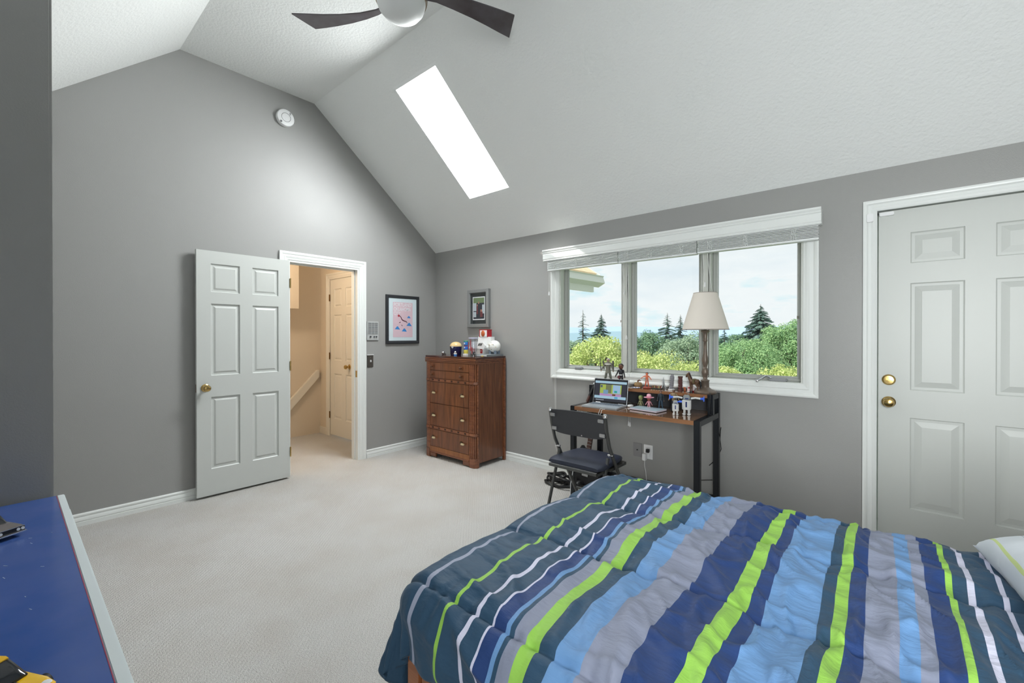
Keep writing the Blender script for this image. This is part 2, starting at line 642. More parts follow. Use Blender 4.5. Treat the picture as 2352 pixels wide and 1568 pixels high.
# bedroom door, swung open flat against the left wall (hinges at the doorway side)
# local +x runs towards -y (away from the hinge), local y = 0 is the face towards the room
Wd = Matrix.Translation((.071, -1.790, .018)) @ Matrix(((0, -1, 0, 0), (-1, 0, 0, 0), (0, 0, 1, 0), (0, 0, 0, 1)))
dcols = [(.098, .312), (.410, .622)]
drows = [(.215, .810), (.985, 1.578), (1.674, 1.908)]
d1 = panel_door('door_1', Wd, .722, 2.012, .036, dcols, drows, M_doorw)
setp(d1, 'white six-panel bedroom door swung open flat against the grey wall')
knob(d1, Matrix.Translation((.071, -2.452, .905)) @ Matrix.Rotation(R(90), 4, 'Y'), M_brass)
b = B(); b.box(.0475, -2.5135, .872, .060, -2.5115, .938)
b.done('latch_plate', mat('latch_brown', lin(120, 80, 60), .4, .6), d1)
for z in (.25, 1.05, 1.82):
    b = B(); b.tube([(.077, -1.784, z - .045), (.077, -1.784, z + .045)], .005, 8); b.box(.060, -1.788, z - .044, .075, -1.786, z + .044)
    b.done('hinge', M_brass, d1)

# exterior door on the right
ecas = [(0, .020), (.010, .022), (.018, .020), (.026, .012), (.040, .013), (.046, .016), (.058, .012), (.066, .008)]
setp(ring_frame(on_y0, 4.172, 5.225, 0, 2.167, ecas, 0, True).done('trim_3', M_white), kind='structure')
b = B()
b.box(4.222, -.004, 0, 4.240, .14, 2.106); b.box(5.157, -.004, 0, 5.175, .14, 2.106); b.box(4.222, -.004, 2.104, 5.175, .14, 2.125)
b.box(4.240, .075, 0, 4.256, .14, 2.104); b.box(4.240, .075, 2.09, 5.157, .14, 2.104)
b.box(4.240, .0, 0, 5.157, .15, .018)
setp(b.done('trim_4', M_white), kind='structure')
We = Matrix.Translation((4.2465, .022, .022))
M_door = mat('exterior_door_paint', lin(200, 203, 199), 0.4)
ecols = [(.146, .374), (.492, .720)]
erows = [(.270, .818), (.984, 1.626), (1.746, 1.930)]
d2 = panel_door('door_2', We, .905, 2.074, .045, ecols, erows, M_door, bev=.052)
setp(d2, 'pale grey six-panel exterior door with brass deadbolt beside the window')
knob(d2, Matrix.Translation((4.296, .022, .927)) @ Matrix.Rotation(R(90), 4, 'X'), M_brass, rose=.034, r=.028)
b = B(); b.lathe([(.001, 0), (.033, 0), (.033, .004), (.027, .012), (.024, .016), (.001, .017)], n=24)
db = b.done('deadbolt', M_brass, d2, Matrix.Translation((4.296, .022, 1.063)) @ Matrix.Rotation(R(90), 4, 'X'), smooth=True)
b = B(); b.box(-.004, -.016, .017, .004, .016, .030)
b.done('thumb_turn', M_brass, db, Matrix.Translation((4.296, .022, 1.063)) @ Matrix.Rotation(R(90), 4, 'X') @ Matrix.Rotation(R(70), 4, 'Z'), bevel=.002)
b = B(); b.box(4.190, -.036, 2.035, 4.222, -.012, 2.085)
al = setp(b.done('alarm_sensor', M_whitep, bevel=.003), 'small white alarm sensor on the exterior door casing', 'sensor')
b = B(); b.box(4.250, .004, 2.068, 4.318, .021, 2.090)
setp(b.done('alarm_magnet', M_whitep, bevel=.003), 'flat white alarm magnet at the exterior door top corner', 'sensor')

# ------------------------------------------------------------------ hall behind the doorway
b = B()
b.box(-1.72, -2.6, -.1, -1.60, -.58, 2.62)
setp(b.done('wall_hall_far', M_hall), kind='structure')
b = B()
b.box(-1.60, -.70, -.1, -1.335, -.58, 2.62); b.box(-1.335, -.70, 2.075, -.62, -.58, 2.62); b.box(-.62, -.70, -.1, -.12, -.58, 2.62)
setp(b.done('wall_hall_side', M_hall), kind='structure')
b = B(); b.box(-1.72, -2.6, -.1, -.12, -2.48, 2.62)
setp(b.done('wall_hall_end', M_hall), kind='structure')
b = B(); b.box(-1.72, -2.6, 2.60, -.12, -.58, 2.70)
setp(b.done('ceiling_hall', mat('hall_ceiling', lin(226, 222, 212), .6)), kind='structure')
b = B(); b.box(-1.60, -2.48, 1.665, -1.27, -1.13, 2.60)
setp(b.done('wall_soffit', M_hall), kind='structure')
fh = lambda a, z, d: Vector((a, -.70 - d, z))
setp(ring_frame(fh, -1.410, -.545, 0, 2.15, CAS, 0, True).done('trim_5', M_halltrim), kind='structure')
Wh = Matrix.Translation((-1.330, -.695, .02))
hall_cols = [(.10, .295), (.40, .60)]
d3 = panel_door('door_3', Wh, .705, 2.05, .036, hall_cols, [(.22, .81), (.985, 1.58), (1.68, 1.92)], M_halltrim)
setp(d3, 'cream six-panel closet door in the warm lit hall')
knob(d3, Matrix.Translation((-.835, -.695, .935)) @ Matrix.Rotation(R(90), 4, 'X'), M_brass)
for z in (.28, 1.06, 1.83):
    b = B(); b.tube([(-1.332, -.707, z - .045), (-1.332, -.707, z + .045)], .007, 8); b.box(-1.345, -.706, z - .045, -1.32, -.7035, z + .045)
    b.done('hinge', mat('dark_brass', lin(140, 105, 60), .35, .9), d3)
b = B(); b.prism([(-1.60, 0), (-1.412, 0), (-1.412, .09), (-1.60, .09)], fh, 0, .014)
setp(b.done('baseboard_hall', M_halltrim), kind='structure')
b = B()
b.prism([(-.735, .770), (-.735, .862), (-.765, .862), (-2.30, -.72), (-2.30, -.82), (-2.2, -.82)], lambda a, z, d: Vector((d, a, z)), -1.60, -1.552)
setp(b.done('handrail', M_halltrim, bevel=.004), 'cream board handrail sloping down the hall stairs', 'handrail')
lamp('POINT', 'hall_lamp_light', (-.62, -1.95, 2.25), (0, 0, 0), 26, (1.0, .83, .64), shadow_soft_size=.12)

# ------------------------------------------------------------------ window
win = thing('window_1', 'white triple casement window above the desk with raised blinds', None, (2.866, .02, .92), kind='structure')
wc = [(0, .026), (.010, .030), (.020, .026), (.030, .018), (.050, .018), (.056, .022), (.066, .020), (.078, .014), (.086, .012), (.092, .004)]
ring_frame(on_y0, 1.785, 3.946, .918, 2.150, wc).done('casing', M_white, win)
M_jamb = mat('jamb_white', lin(204, 206, 200), .4)  # white jamb, dimmed: backlit shade is put into its colour
b = B()
b.box(WX0 - .01, -.003, WZ0 - .01, WX0 + .012, .14, WZ1)
b.box(WX1 - .012, -.003, WZ0 - .01, WX1 + .01, .14, WZ1)
b.box(WX0 + .012, -.003, WZ0 - .01, WX1 - .012, .14, WZ0 + .012)
b.box(WX0 + .012, -.003, WZ1 - .012, WX1 - .012, .14, WZ1)
b.done('jamb', M_jamb, win)
mull = [(2.515, 2.590), (3.186, 3.262)]
for m0, m1 in mull:
    b = B(); b.box(m0, .018, WZ0 + .012, m1, .14, WZ1 - .012); b.box(m0 + .012, .010, WZ0 + .012, m1 - .012, .018, WZ1 - .012)
    b.done('mullion', M_jamb, win, bevel=.004)
M_sash = mat('sash_backlit', lin(172, 174, 170), .45)  # white sash painted grey to carry its backlit shade
bays = [(WX0 + .012, 2.515), (2.590, 3.186), (3.262, WX1 - .012)]
for i, (x0, x1) in enumerate(bays):
    fs = lambda a, z, d: Vector((a, .105 - d, z))
    s_ = ring_frame(fs, x0, x1, WZ0 + .012, WZ1 - .012, [(0, .035), (.008, .040), (.018, .034), (.024, .020), (.034, .016)]).done('sash', M_sash, win)
    b = B(); b.box(x0 + .03, .088, WZ0 + .042, x1 - .03, .093, WZ1 - .042)
    b.done('pane', M_glass, s_)
    b = B(); b.tube([(x1 - .028, .074, WZ0 + .45), (x1 - .028, .074, WZ0 + .47)], .006, 8); b.done('lock', M_steel, s_)
b = B(); b.box(2.045, -.012, 1.014, 2.125, .040, 1.034)
b.done('crank_cover', M_grey, win, bevel=.006)
b = B(); b.box(3.655, .0, 1.013, 3.765, .045, 1.035)
ck = b.done('crank_cover', M_grey, win, bevel=.006)
b = B(); b.tube([(3.668, .01, 1.030), (3.64, -.012, 1.046), (3.612, -.03, 1.026), (3.592, -.034, 1.012)], .0065, 8); b.ball((3.590, -.034, 1.012), .011, 10, 8)
b.done('crank_handle', M_chrome, ck, smooth=True)

# valance board above the blinds (moulded profile, returns at both ends)
b = B()
pv = [(.0, 2.052), (.060, 2.052), (.066, 2.057), (.062, 2.064), (.068, 2.074), (.068, 2.115), (.064, 2.122), (.072, 2.130), (.072, 2.136), (.080, 2.148), (.080, 2.160), (.0, 2.160)]
b.prism(pv, lambda d, z, a: Vector((a, -d - .032, z)), 1.745, 3.966)
setp(b.done('valance', M_white, smooth=True, ang=20), 'white moulded valance board across the top of the window', 'valance')

M_slat = mat('slat_white', lin(228, 231, 230), .45)
M_cord = mat('cord_white', lin(226, 228, 226), .7)
blinds = []
for i, (x0, x1, lab) in enumerate([(1.790, 2.533, 'white slatted blind raised above the left window pane'),
                                   (2.538, 3.188, 'white slatted blind raised above the middle window pane'),
                                   (3.193, 3.952, 'white slatted blind raised above the right window pane')]):
    t = thing('blind', lab, 'blind', ((x0 + x1) / 2, -.060, 1.96), group='raised slat blinds')
    blinds.append(t)
    zb = 1.956 if i != 1 else 1.953
    b = B(); b.box(x0, -.088, zb, x1, -.036, zb + .015); b.done('bottom_rail', M_slat, t, bevel=.003)
    for k in range(9):
        z = zb + .019 + k * .0095
        b = B(); b.box(x0 + rnd.uniform(0, .003), -.087 + rnd.uniform(-.002, .002), z, x1 - rnd.uniform(0, .003), -.037, z + .0045)
        b.done('slat', M_slat, t)
    b = B(); b.box(x0, -.084, 2.05, x1, -.036, 2.09); b.done('head_rail', M_slat, t)
    for fx_ in (.10, .42, .80):
        xx = x0 + (x1 - x0) * fx_
        for kk in range(3):
            b = B(); b.tube([(xx + kk * .012 + rnd.uniform(-.004, .004), -.0905 - .0006 * kk + rnd.uniform(-.001, 0), zb + .012 + q * .018) for q in range(5)], .0016, 5)
            b.done('ladder_cord', M_cord, t)

def cord(t, pts, tassel):
    b = B(); b.tube(pts, .0017, 6); c_ = b.done('pull_cord', M_cord, t)
    if tassel:
        b = B(); b.lathe([(.001, .012), (.004, .010), (.0075, -.012), (.0085, -.022), (.006, -.028), (.001, -.028)], pts[-1], 12)
        b.done('tassel', M_whitep, c_, smooth=True)
cord(blinds[0], [(1.800, -.068, 1.95), (1.797, -.066, 1.85), (1.795, -.064, 1.75)], True)
cord(blinds[0], [(1.838, -.064, 1.95), (1.838, -.044, 1.6), (1.838, -.040, .95), (1.836, -.022, .80), (1.838, -.020, .25), (1.86, -.020, .20), (1.852, -.022, .26), (1.852, -.034, .92), (1.854, -.045, 1.5), (1.856, -.064, 1.95)], False)
cord(blinds[1], [(2.556, -.058, 1.95), (2.552, -.01, 1.80), (2.551, .006, 1.72)], True)
cord(blinds[1], [(2.568, -.058, 1.95), (2.566, -.02, 1.7), (2.571, .004, 1.40), (2.572, .006, 1.325)], True)
cord(blinds[2], [(3.224, -.058, 1.95), (3.222, -.01, 1.8), (3.222, .004, 1.735)], True)
cord(blinds[2], [(3.262, -.066, 1.95), (3.272, -.05, 1.8), (3.300, -.04, 1.58), (3.330, -.036, 1.42)], False)
cord(blinds[1], [(2.598, -.058, 1.95), (2.606, -.040, 1.5), (2.606, -.040, .93), (2.606, -.026, .80), (2.607, -.026, .585)], True)
cord(blinds[1], [(2.610, -.058, 1.95), (2.622, -.040, 1.5), (2.622, -.040, .93), (2.622, -.028, .80), (2.621, -.028, .580)], True)

# ------------------------------------------------------------------ wall fittings
sm = thing('smoke_detector', 'round white smoke detector high on the grey gable wall', 'detector', (0.0, -1.806, 3.362))
Ws = Matrix.Translation((0.0, -1.806, 3.362)) @ Matrix.Rotation(R(90), 4, 'Y')
b = B(); b.lathe([(.001, .0005), (.076, .0005), (.078, .012), (.079, .030), (.074, .040), (.060, .044), (.001, .045)], n=36); b.done('housing', M_whitep, sm, Ws, smooth=True)
b = B(); b.lathe([(.038, .0455), (.040, .0475), (.042, .0455)], n=30, hollow=True); b.done('sensor_ring', M_grey, sm, Ws)
b = B(); b.lathe([(.001, .045), (.012, .0452), (.012, .047), (.001, .047)], (0.014, .004, 0), 14); b.done('test_button', M_whitep, sm, Ws)
for q in range(4):
    b = B(); b.box(-.055 + q * .006, .030, .0435, -.052 + q * .006, .044, .0455); b.done('vent', mat('vent_dark', lin(110, 112, 115), .6), sm, Ws)
b = B(); b.box(.040, -.052, .0425, .056, -.036, .0455); b.done('label', MATS['vent_dark'], sm, Ws)

ic = thing('intercom', 'silver wall intercom with square speaker grille beside the doorway', 'intercom', (0, -.886, 1.38))
M_ic = mat('intercom_silver', lin(188, 190, 190), .4, .2)
b = B(); b.box(.0005, -.957, 1.279, .012, -.815, 1.485); b.done('plate', M_ic, ic, bevel=.002)
b = B(); b.box(.012, -.946, 1.345, .0135, -.826, 1.476); b.done('grille_back', mat('grille_dark', lin(96, 98, 100), .6), ic)
for k in range(13):
    z = 1.347 + k * .0103
    b = B(); b.box(.0125, -.947, z, .016, -.825, z + .0045); b.done('grille_bar', M_ic, ic)
for k in range(4):
    y = -.947 + k * .0398
    b = B(); b.box(.0125, y, 1.345, .0165, y + .003, 1.477); b.done('grille_rib', M_ic, ic)
for y, r_ in ((-.918, .010), (-.872, .008), (-.846, .008)):
    b = B(); b.tube([(.012, y, 1.318), (.022, y, 1.318)], r_, 12); b.done('dial', mat('dial_dark', lin(70, 72, 76), .4), ic)

sw = thing('light_switch', 'dark bronze light switch plate with white toggle beside the doorway', 'switch', (0, -.915, 1.05))
b = B(); b.box(.0005, -.951, .984, .007, -.877, 1.116); b.done('plate', mat('bronze_plate', lin(92, 88, 84), .35, .5), sw, bevel=.003)
b = B(); b.cbox((.012, -.914, 1.053), (.016, .010, .024), Matrix.Identity(4)); b.done('toggle', M_whitep, sw, bevel=.002)
for z in (1.010, 1.090):
    b = B(); b.ball((.007, -.914, z), (.002, .004, .004), 8, 6); b.done('screw', M_steel, sw)
b = B(); b.box(.0005, -.955, 1.117, .010, -.873, 1.124); b.done('top_edge', M_whitep, sw)

ol = thing('outlet', 'white duplex power outlet under the desk with a plugged charger', 'outlet', (2.774, 0, .36))
b = B(); b.box(2.735, -.007, .298, 2.812, -.0005, .416); b.done('plate', M_whitep, ol, bevel=.002)
for z in (.332, .382):
    b = B(); b.cbox((2.773, -.008, z), (.034, .004, .028)); b.done('socket', M_whitep, ol, bevel=.003)
b = B(); b.box(2.765, -.0105, .376, 2.768, -.0095, .388); b.box(2.778, -.0105, .376, 2.781, -.0095, .388); b.done('slots', M_black, ol)
ch = thing('phone_charger', 'white block charger with a thin cable in the outlet', 'charger', (2.755, -.02, .33))
b = B(); b.box(2.738, -.052, .290, 2.768, -.010, .346); b.done('adapter', M_whitep, ch, bevel=.004)
b = B(); b.tube([(2.753, -.03, .290), (2.757, -.04, .25), (2.772, -.05, .20), (2.785, -.06, .12), (2.785, -.08, .03), (2.76, -.12, .008), (2.66, -.16, .006)], .0022, 6); b.done('cable', M_whitep, ch)
b = B(); b.box(2.764, -.034, .356, 2.790, -.0105, .386)
b.done('plug', M_black, ol, bevel=.003)
cp = thing('cable_plate', 'grey blank cable plate beside the white outlet', 'wall plate', (2.682, 0, .36))
b = B(); b.box(2.640, -.006, .302, 2.716, -.0005, .418); b.done('plate', mat('plate_grey', lin(140, 140, 141), .45), cp, bevel=.002)
b = B(); b.tube([(2.678, -.0055, .36), (2.678, -.012, .36)], .005, 10); b.done('socket', M_black, cp)

# framed poster on the left wall
po = thing('framed_poster', 'black framed pink travel poster with white letters on the left wall', 'poster', (0, -.497, 1.51))
M_pf = mat('poster_frame_black', lin(42, 44, 48), .4, bump=(120, .2))
y0, y1, z0, z1 = -.722, -.268, 1.236, 1.796
ring_frame(on_x0, y0, y1, z0, z1, [(0, .022), (.008, .026), (.030, .022), (.036, .014)], .001).done('frame', M_pf, po)
b = B(); b.box(.002, y0 + .034, z0 + .034, .012, y1 - .034, z1 - .034); b.done('mat_board', mat('mat_white', lin(226, 232, 238), .6), po)
b = B(); b.box(.012, -.630, 1.312, .0132, -.360, 1.716); pr = b.done('print', mat('poster_pink', lin(233, 196, 207), .6), po)
M_pw = mat('poster_white', lin(245, 240, 244), .6)
Wp = lambda y, z: Matrix.Translation((.0138, y, z)) @ Matrix(((0, 0, 1, 0), (1, 0, 0, 0), (0, 1, 0, 0), (0, 0, 0, 1)))
text_mesh('PORTLAND', .060, 'lettering', M_pw, pr, Wp(-.622, 1.667), .0003, .0004, .78)
text_mesh('OKLAHOMA', .060, 'lettering', M_pw, pr, Wp(-.622, 1.616), .0003, .0004, .70)
text_mesh('CITY', .054, 'lettering', M_pw, pr, Wp(-.622, 1.569), .0003, .0004, .80)
fp = lambda a, z, d: Vector((d, a, z))
def flat(name, pts, m, parent, d0=.0132, d1=.0140):
    b = B(); b.prism(pts, fp, d0, d1); return b.done(name, m, parent)
M_pb, M_pr, M_pd = mat('poster_blue', lin(58, 140, 214), .6), mat('poster_red', lin(190, 52, 66), .6), mat('poster_dark', lin(86, 34, 52), .6)
flat('red_ball', [(-.553 + .014 * math.cos(q * PI / 6), 1.560 + .014 * math.sin(q * PI / 6)) for q in range(12)], M_pr, pr)
b = B(); b.tube([(.014, -.545, 1.562), (.014, -.526, 1.548), (.014, -.512, 1.520), (.014, -.500, 1.510), (.014, -.475, 1.500), (.014, -.452, 1.498), (.014, -.436, 1.476)], [.003, .004, .005, .006, .005, .004, .002], 6); b.done('curve', M_pd, pr)
for (cy, cz, s_) in ((-.572, 1.416, 1.0), (-.478, 1.392, 1.0), (-.410, 1.458, 1.05), (-.414, 1.545, .7)):
    flat('blue_shape', [(cy - .036 * s_, cz - .012 * s_), (cy + .036 * s_, cz - .016 * s_), (cy + .022 * s_, cz + .004), (cy + .008 * s_, cz + .022 * s_), (cy - .008 * s_, cz + .020 * s_), (cy - .020 * s_, cz + .004)], M_pb, pr)
flat('dark_dash', [(-.552, 1.482), (-.530, 1.490), (-.524, 1.484), (-.542, 1.476)], M_pd, pr)
flat('dark_dash', [(-.515, 1.458), (-.500, 1.446), (-.504, 1.440), (-.518, 1.452)], M_pd, pr)
b = B(); b.box(.0150, y0 + .033, z0 + .033, .0165, y1 - .033, z1 - .033); b.done('glazing', M_glass, po)

# framed photograph on the window wall
ph = thing('framed_photo', 'grey framed family photo with black mat hanging above the dresser', 'picture', (.776, 0, 1.64))
X0, X1, Z0, Z1 = .615, .950, 1.423, 1.852
ring_frame(on_y0, X0, X1, Z0, Z1, [(0, .038), (.004, .042), (.034, .042), (.040, .030)], .001).done('frame', mat('photo_frame_grey', lin(128, 130, 130), .4), ph)
b = B(); b.box(X0 + .038, -.018, Z0 + .038, X1 - .038, -.002, Z1 - .038); b.done('mat_board', mat('mat_black', lin(44, 47, 51), .5), ph)
b = B(); b.box(.686, -.0195, 1.508, .880, -.018, 1.770); pm = b.done('photo_border', M_pw, ph)
M_phs = [mat('photo_green', lin(116, 132, 92), .6), mat('photo_dark', lin(42, 44, 56), .6), mat('photo_white', lin(196, 202, 210), .6), mat('photo_skin', lin(176, 120, 104), .6), mat('photo_maroon', lin(118, 52, 58), .6)]
def fl(x0, z0, x1, z1, m, d):
    b = B(); b.box(x0, -.0195 - d, z0, x1, -.0195, z1); b.done('photo_patch', m, pm)
fl(.696, 1.520, .870, 1.760, M_phs[1], .0004)
fl(.696, 1.700, .870, 1.760, M_phs[0], .0008)
fl(.700, 1.610, .745, 1.700, M_phs[2], .0008); fl(.838, 1.580, .868, 1.680, M_phs[2], .0008)
fl(.750, 1.575, .772, 1.665, M_phs[4], .0012); fl(.772, 1.560, .800, 1.690, M_phs[1], .0012); fl(.775, 1.690, .792, 1.715, M_phs[3], .0012)
fl(.752, 1.665, .768, 1.684, M_phs[3], .0012); fl(.810, 1.600, .836, 1.625, M_phs[3], .0012); fl(.806, 1.540, .846, 1.600, M_phs[4], .0012); fl(.702, 1.540, .742, 1.600, M_phs[2], .0010)
b = B(); b.box(X0 + .037, -.0245, Z0 + .037, X1 - .037, -.0230, Z1 - .037); b.done('glazing', M_glass, ph)

# ------------------------------------------------------------------ ceiling fan
FX, FY = 2.157, -2.02
fan = thing('ceiling_fan', 'brushed steel ceiling fan with dark curved blades and white globe', 'fan', (FX, FY, 3.10))
M_fan = mat('fan_nickel', lin(150, 138, 122), .28, 1.0)
b = B(); b.lathe([(.001, 3.617), (.075, 3.617), (.075, 3.60), (.05, 3.565), (.016, 3.555), (.016, 3.42), (.001, 3.415)], (FX, FY, 0), 28); b.done('canopy', M_fan, fan, smooth=True)
b = B(); b.lathe([(.001, 3.432), (.05, 3.430), (.115, 3.400), (.135, 3.360), (.135, 3.315), (.147, 3.295), (.150, 3.275), (.146, 3.260), (.001, 3.255)], (FX, FY, 0), 36); b.done('motor', M_fan, fan, smooth=True)
b = B(); b.lathe([(.001, 3.156), (.030, 3.158), (.070, 3.168), (.105, 3.188), (.128, 3.217), (.137, 3.247), (.139, 3.275), (.138, 3.285), (.001, 3.285)], (FX, FY, 0), 40)
b.done('globe', mat('globe_white', lin(232, 234, 234), .5), fan, smooth=True)
M_blade = mat('blade_dark', lin(74, 68, 70), .22, bump=(60, .05), var=(9, .5, lin(96, 92, 98)))
outer = [(.12, -4), (.23, 0), (.32, 5), (.42, 9.5), (.52, 13), (.60, 15.2), (.672, 17)]
inner = [(.700, 31.2), (.62, 29.8), (.52, 27.2), (.42, 24), (.30, 19), (.20, 13), (.12, 10)]
for ph0 in (180, 37, 290):
    b = B()
    top, bot = [], []
    for i, (r_, a_) in enumerate(outer + inner):
        q = R(ph0 + a_)
        t_ = (a_ - (3 + 30 * r_)) / 10.0           # pitch of the blade about its long line
        z = 3.285 - .014 * t_ * min(1, r_ / .3)
        top.append((FX + r_ * math.cos(q), FY + r_ * math.sin(q), z + .004)); bot.append((FX + r_ * math.cos(q), FY + r_ * math.sin(q), z - .004))
    A = [b.bm.verts.new(p) for p in top]; D = [b.bm.verts.new(p) for p in bot]
    n = len(A)
    no = len(outer)
    for i in range(n):
        b.bm.faces.new((A[i], A[(i + 1) % n], D[(i + 1) % n], D[i]))
    for L in (A, D):
        for i in range(no - 1):
            b.bm.faces.new((L[i], L[i + 1], L[n - 2 - i], L[n - 1 - i]))
    b.done('blade', M_blade, fan, smooth=True)

# ------------------------------------------------------------------ tall dresser
M_wd = wood_mat('dresser_walnut', lin(84, 46, 27), lin(132, 80, 48), .32, 'Z', coat=.25)
M_wd2 = wood_mat('dresser_trim', lin(104, 60, 40), lin(146, 92, 62), .3, 'X', coat=.25)
M_wdd = mat('dresser_dark', lin(58, 30, 22), .4)
M_wdl = wood_mat('dresser_band', lin(128, 78, 42), lin(160, 104, 62), .35, 'Z', 2.0)
M_wdt = mat('dresser_top', lin(74, 40, 34), .12, coat=.5)
dr = thing('dresser', 'tall brown art deco dresser with fluted corners in the room corner', 'dresser', (.785, -.243, 0))
DX0, DX1, DYF, DYB = .385, 1.192, -.474, -.018
b = B(); b.box(DX0 + .012, DYF + .020, .045, DX1 - .012, DYB, 1.05); b.done('carcass', M_wd, dr)
b = B(); b.box(DX0 + .004, DYF + .008, 1.094, DX1 - .002, DYB + .001, 1.113); b.done('top', M_wdt, dr, bevel=.004)
for k in range(3):
    b = B(); b.box(DX0 + .002 * (k % 2), DYF + .002 - .003 * (k == 1), 1.044 + k * .0168, DX1 - .002 * (k % 2), DYB - .03, 1.0585 + k * .0168)
    b.done('cornice', M_wd2, dr, bevel=.005)
b = B(); b.box(DX1 - .030, DYB - .028, 0, DX1 + .001, DYB + .002, 1.095); b.done('rear_stile', M_wd2, dr, bevel=.004)
b = B(); b.box(DX0 - .001, DYB - .028, 0, DX0 + .030, DYB + .002, 1.095); b.done('rear_stile', M_wd2, dr, bevel=.004)
for sx, s_ in ((DX1, -1), (DX0, 1)):
    for (z0_, z1_) in ((.100, .312), (.350, .832), (.868, 1.042)):
        b = B()
        for k in range(5):
            q = k / 4
            x = sx + s_ * (.084 - .078 * q); y = DYF + .006 + .030 * q * q
            b.tube([(x, y + .004, z0_), (x, y + .004, z1_)], .0105, 8)
        b.done('fluting', M_wd2, dr, smooth=True)
    for (z0_, z1_) in ((.316, .346), (.836, .864)):
        b = B(); b.prism([(sx + s_ * .092, DYF - .002), (sx + s_ * .030, DYF + .002), (sx + s_ * .002, DYF + .030), (sx + s_ * .002, DYF + .05), (sx + s_ * .092, DYF + .05)], fz, z0_, z1_)
        b.done('post_collar', M_wd2, dr, bevel=.004)
    b = B(); b.prism([(sx + s_ * .092, DYF), (sx + s_ * .030, DYF + .004), (sx + s_ * .002, DYF + .030), (sx + s_ * .002, DYF + .06), (sx + s_ * .092, DYF + .06)], fz, 0, .098)
    b.done('foot', M_wd2, dr, bevel=.005)
FX0, FX1 = DX0 + .092, DX1 - .092
def drawer(z0_, z1_, knobs, m, kz, big):
    b = B(); b.box(FX0 + .002, DYF + .001, z0_, FX1 - .002, DYF + .022, z1_)
    d = b.done('drawer', m, dr, bevel=.003)
    for x in knobs:
        if big:
            b = B(); b.lathe([(.001, 0), (.021, 0), (.021, .005), (.012, .010), (.010, .018), (.001, .019)], n=18)
            b.done('rosette', mat('pull_bronze', lin(84, 68, 52), .35, .8), d, Matrix.Translation((x - .012, DYF + .001, kz)) @ Matrix.Rotation(R(90), 4, 'X'), smooth=True)
            b = B(); b.box(x + .004, DYF - .032, kz - .010, x + .050, DYF - .014, kz + .008)
            b.done('pull', mat('pull_cream', lin(214, 200, 164), .3, .2), d, bevel=.004)
        else:
            b = B(); b.lathe([(.001, 0), (.008, 0), (.007, .010), (.015, .016), (.016, .022), (.010, .027), (.001, .028)], n=16)
            b.done('knob', mat('knob_brown', lin(92, 56, 36), .35), d, Matrix.Translation((x, DYF + .001, kz)) @ Matrix.Rotation(R(90), 4, 'X'), smooth=True)
drawer(.957, 1.040, (.520, .985), M_wd, .998, False)
drawer(.870, .953, (.520, .985), M_wd, .910, False)
drawer(.598, .830, (.545, 1.000), M_wd, .715, True)
drawer(.352, .594, (.545, 1.000), M_wd, .470, True)
drawer(.126, .312, (.545, 1.000), M_wd, .228, True)
for zc in (.850, .332):
    b = B(); b.box(FX0, DYF - .002, zc - .016, FX1, DYF + .022, zc + .016); st = b.done('inlay_strip', M_wd2, dr, bevel=.003)
    for k in range(6):
        x = FX0 + .055 + k * (FX1 - FX0 - .11) / 5
        b = B(); b.box(x - .014, DYF - .005, zc - .007, x + .014, DYF, zc + .010); b.done('inlay_block', M_wdd, st, bevel=.002)
b = B(); b.box(FX0, DYF + .001, .075, FX1, DYF + .022, .124); b.done('veneer_band', M_wdl, dr)
b = B(); b.box(FX0, DYF - .003, .055, FX1, DYF + .022, .075); b.done('base_rail', M_wd2, dr, bevel=.004)
for x0_, x1_ in ((FX0, FX0 + .10), (FX1 - .10, FX1)):
    b = B(); b.box(x0_, DYF + .004, .012, x1_, DYF + .022, .055); b.done('bracket', M_wd2, dr, bevel=.004)

# things on the dresser top (z = 1.113)
DT = 1.113
t = thing('silver_bell', 'small silver ball trinket at the left end of the dresser top', 'trinket', (.440, -.250, DT))
b = B(); b.ball((.440, -.250, DT + .022), .022, 18, 12); b.done('ball', M_chrome, t, smooth=True)
b = B(); b.tube([(.470, -.27, DT + .008), (.50, -.285, DT + .010), (.530, -.29, DT + .008)], [.007, .009, .006], 10); b.done('handle', M_steel, t, smooth=True)
t = thing('ceramic_jar', 'navy ceramic jar with a cream domed top on the dresser', 'jar', (.655, -.250, DT))
b = B(); b.lathe([(.001, 0), (.056, 0), (.060, .006), (.066, .08), (.067, .098), (.001, .098)], (.655, -.250, DT), 32); b.done('body', mat('jar_navy', lin(28, 28, 72), .2), t, smooth=True)
b = B(); b.lathe([(.066, .098), (.064, .115), (.050, .135), (.030, .146), (.001, .150)], (.655, -.250, DT), 32); b.done('dome', mat('jar_cream', lin(226, 196, 142), .25), t, smooth=True)
b = B(); b.lathe([(.006, 0), (.011, 0), (.011, .003), (.006, .003)], n=16, hollow=True); b.done('ring', M_whitep, t, Matrix.Translation((.671, -.3135, DT + .092)) @ Matrix.Rotation(R(25), 4, 'Z') @ Matrix.Rotation(R(90), 4, 'X'))
t = thing('glitter_bottle', 'tiny blue and white bottle with silver ball cap on the dresser', 'bottle', (.735, -.330, DT))
b = B(); b.lathe([(.001, 0), (.016, 0), (.018, .01), (.018, .016), (.001, .016)], (.735, -.330, DT), 18); b.done('base', mat('bottle_blue', lin(60, 140, 220), .2), t, smooth=True)
b = B(); b.lathe([(.018, .016), (.018, .026), (.001, .026)], (.735, -.330, DT), 18); b.done('label', M_whitep, t)
b = B(); b.ball((.735, -.330, DT + .037), .014, 14, 10); b.done('cap', M_chrome, t, smooth=True)
t = thing('totem_pole', 'small painted totem pole in blue yellow and green on the dresser', 'figurine', (.780, -.215, DT))
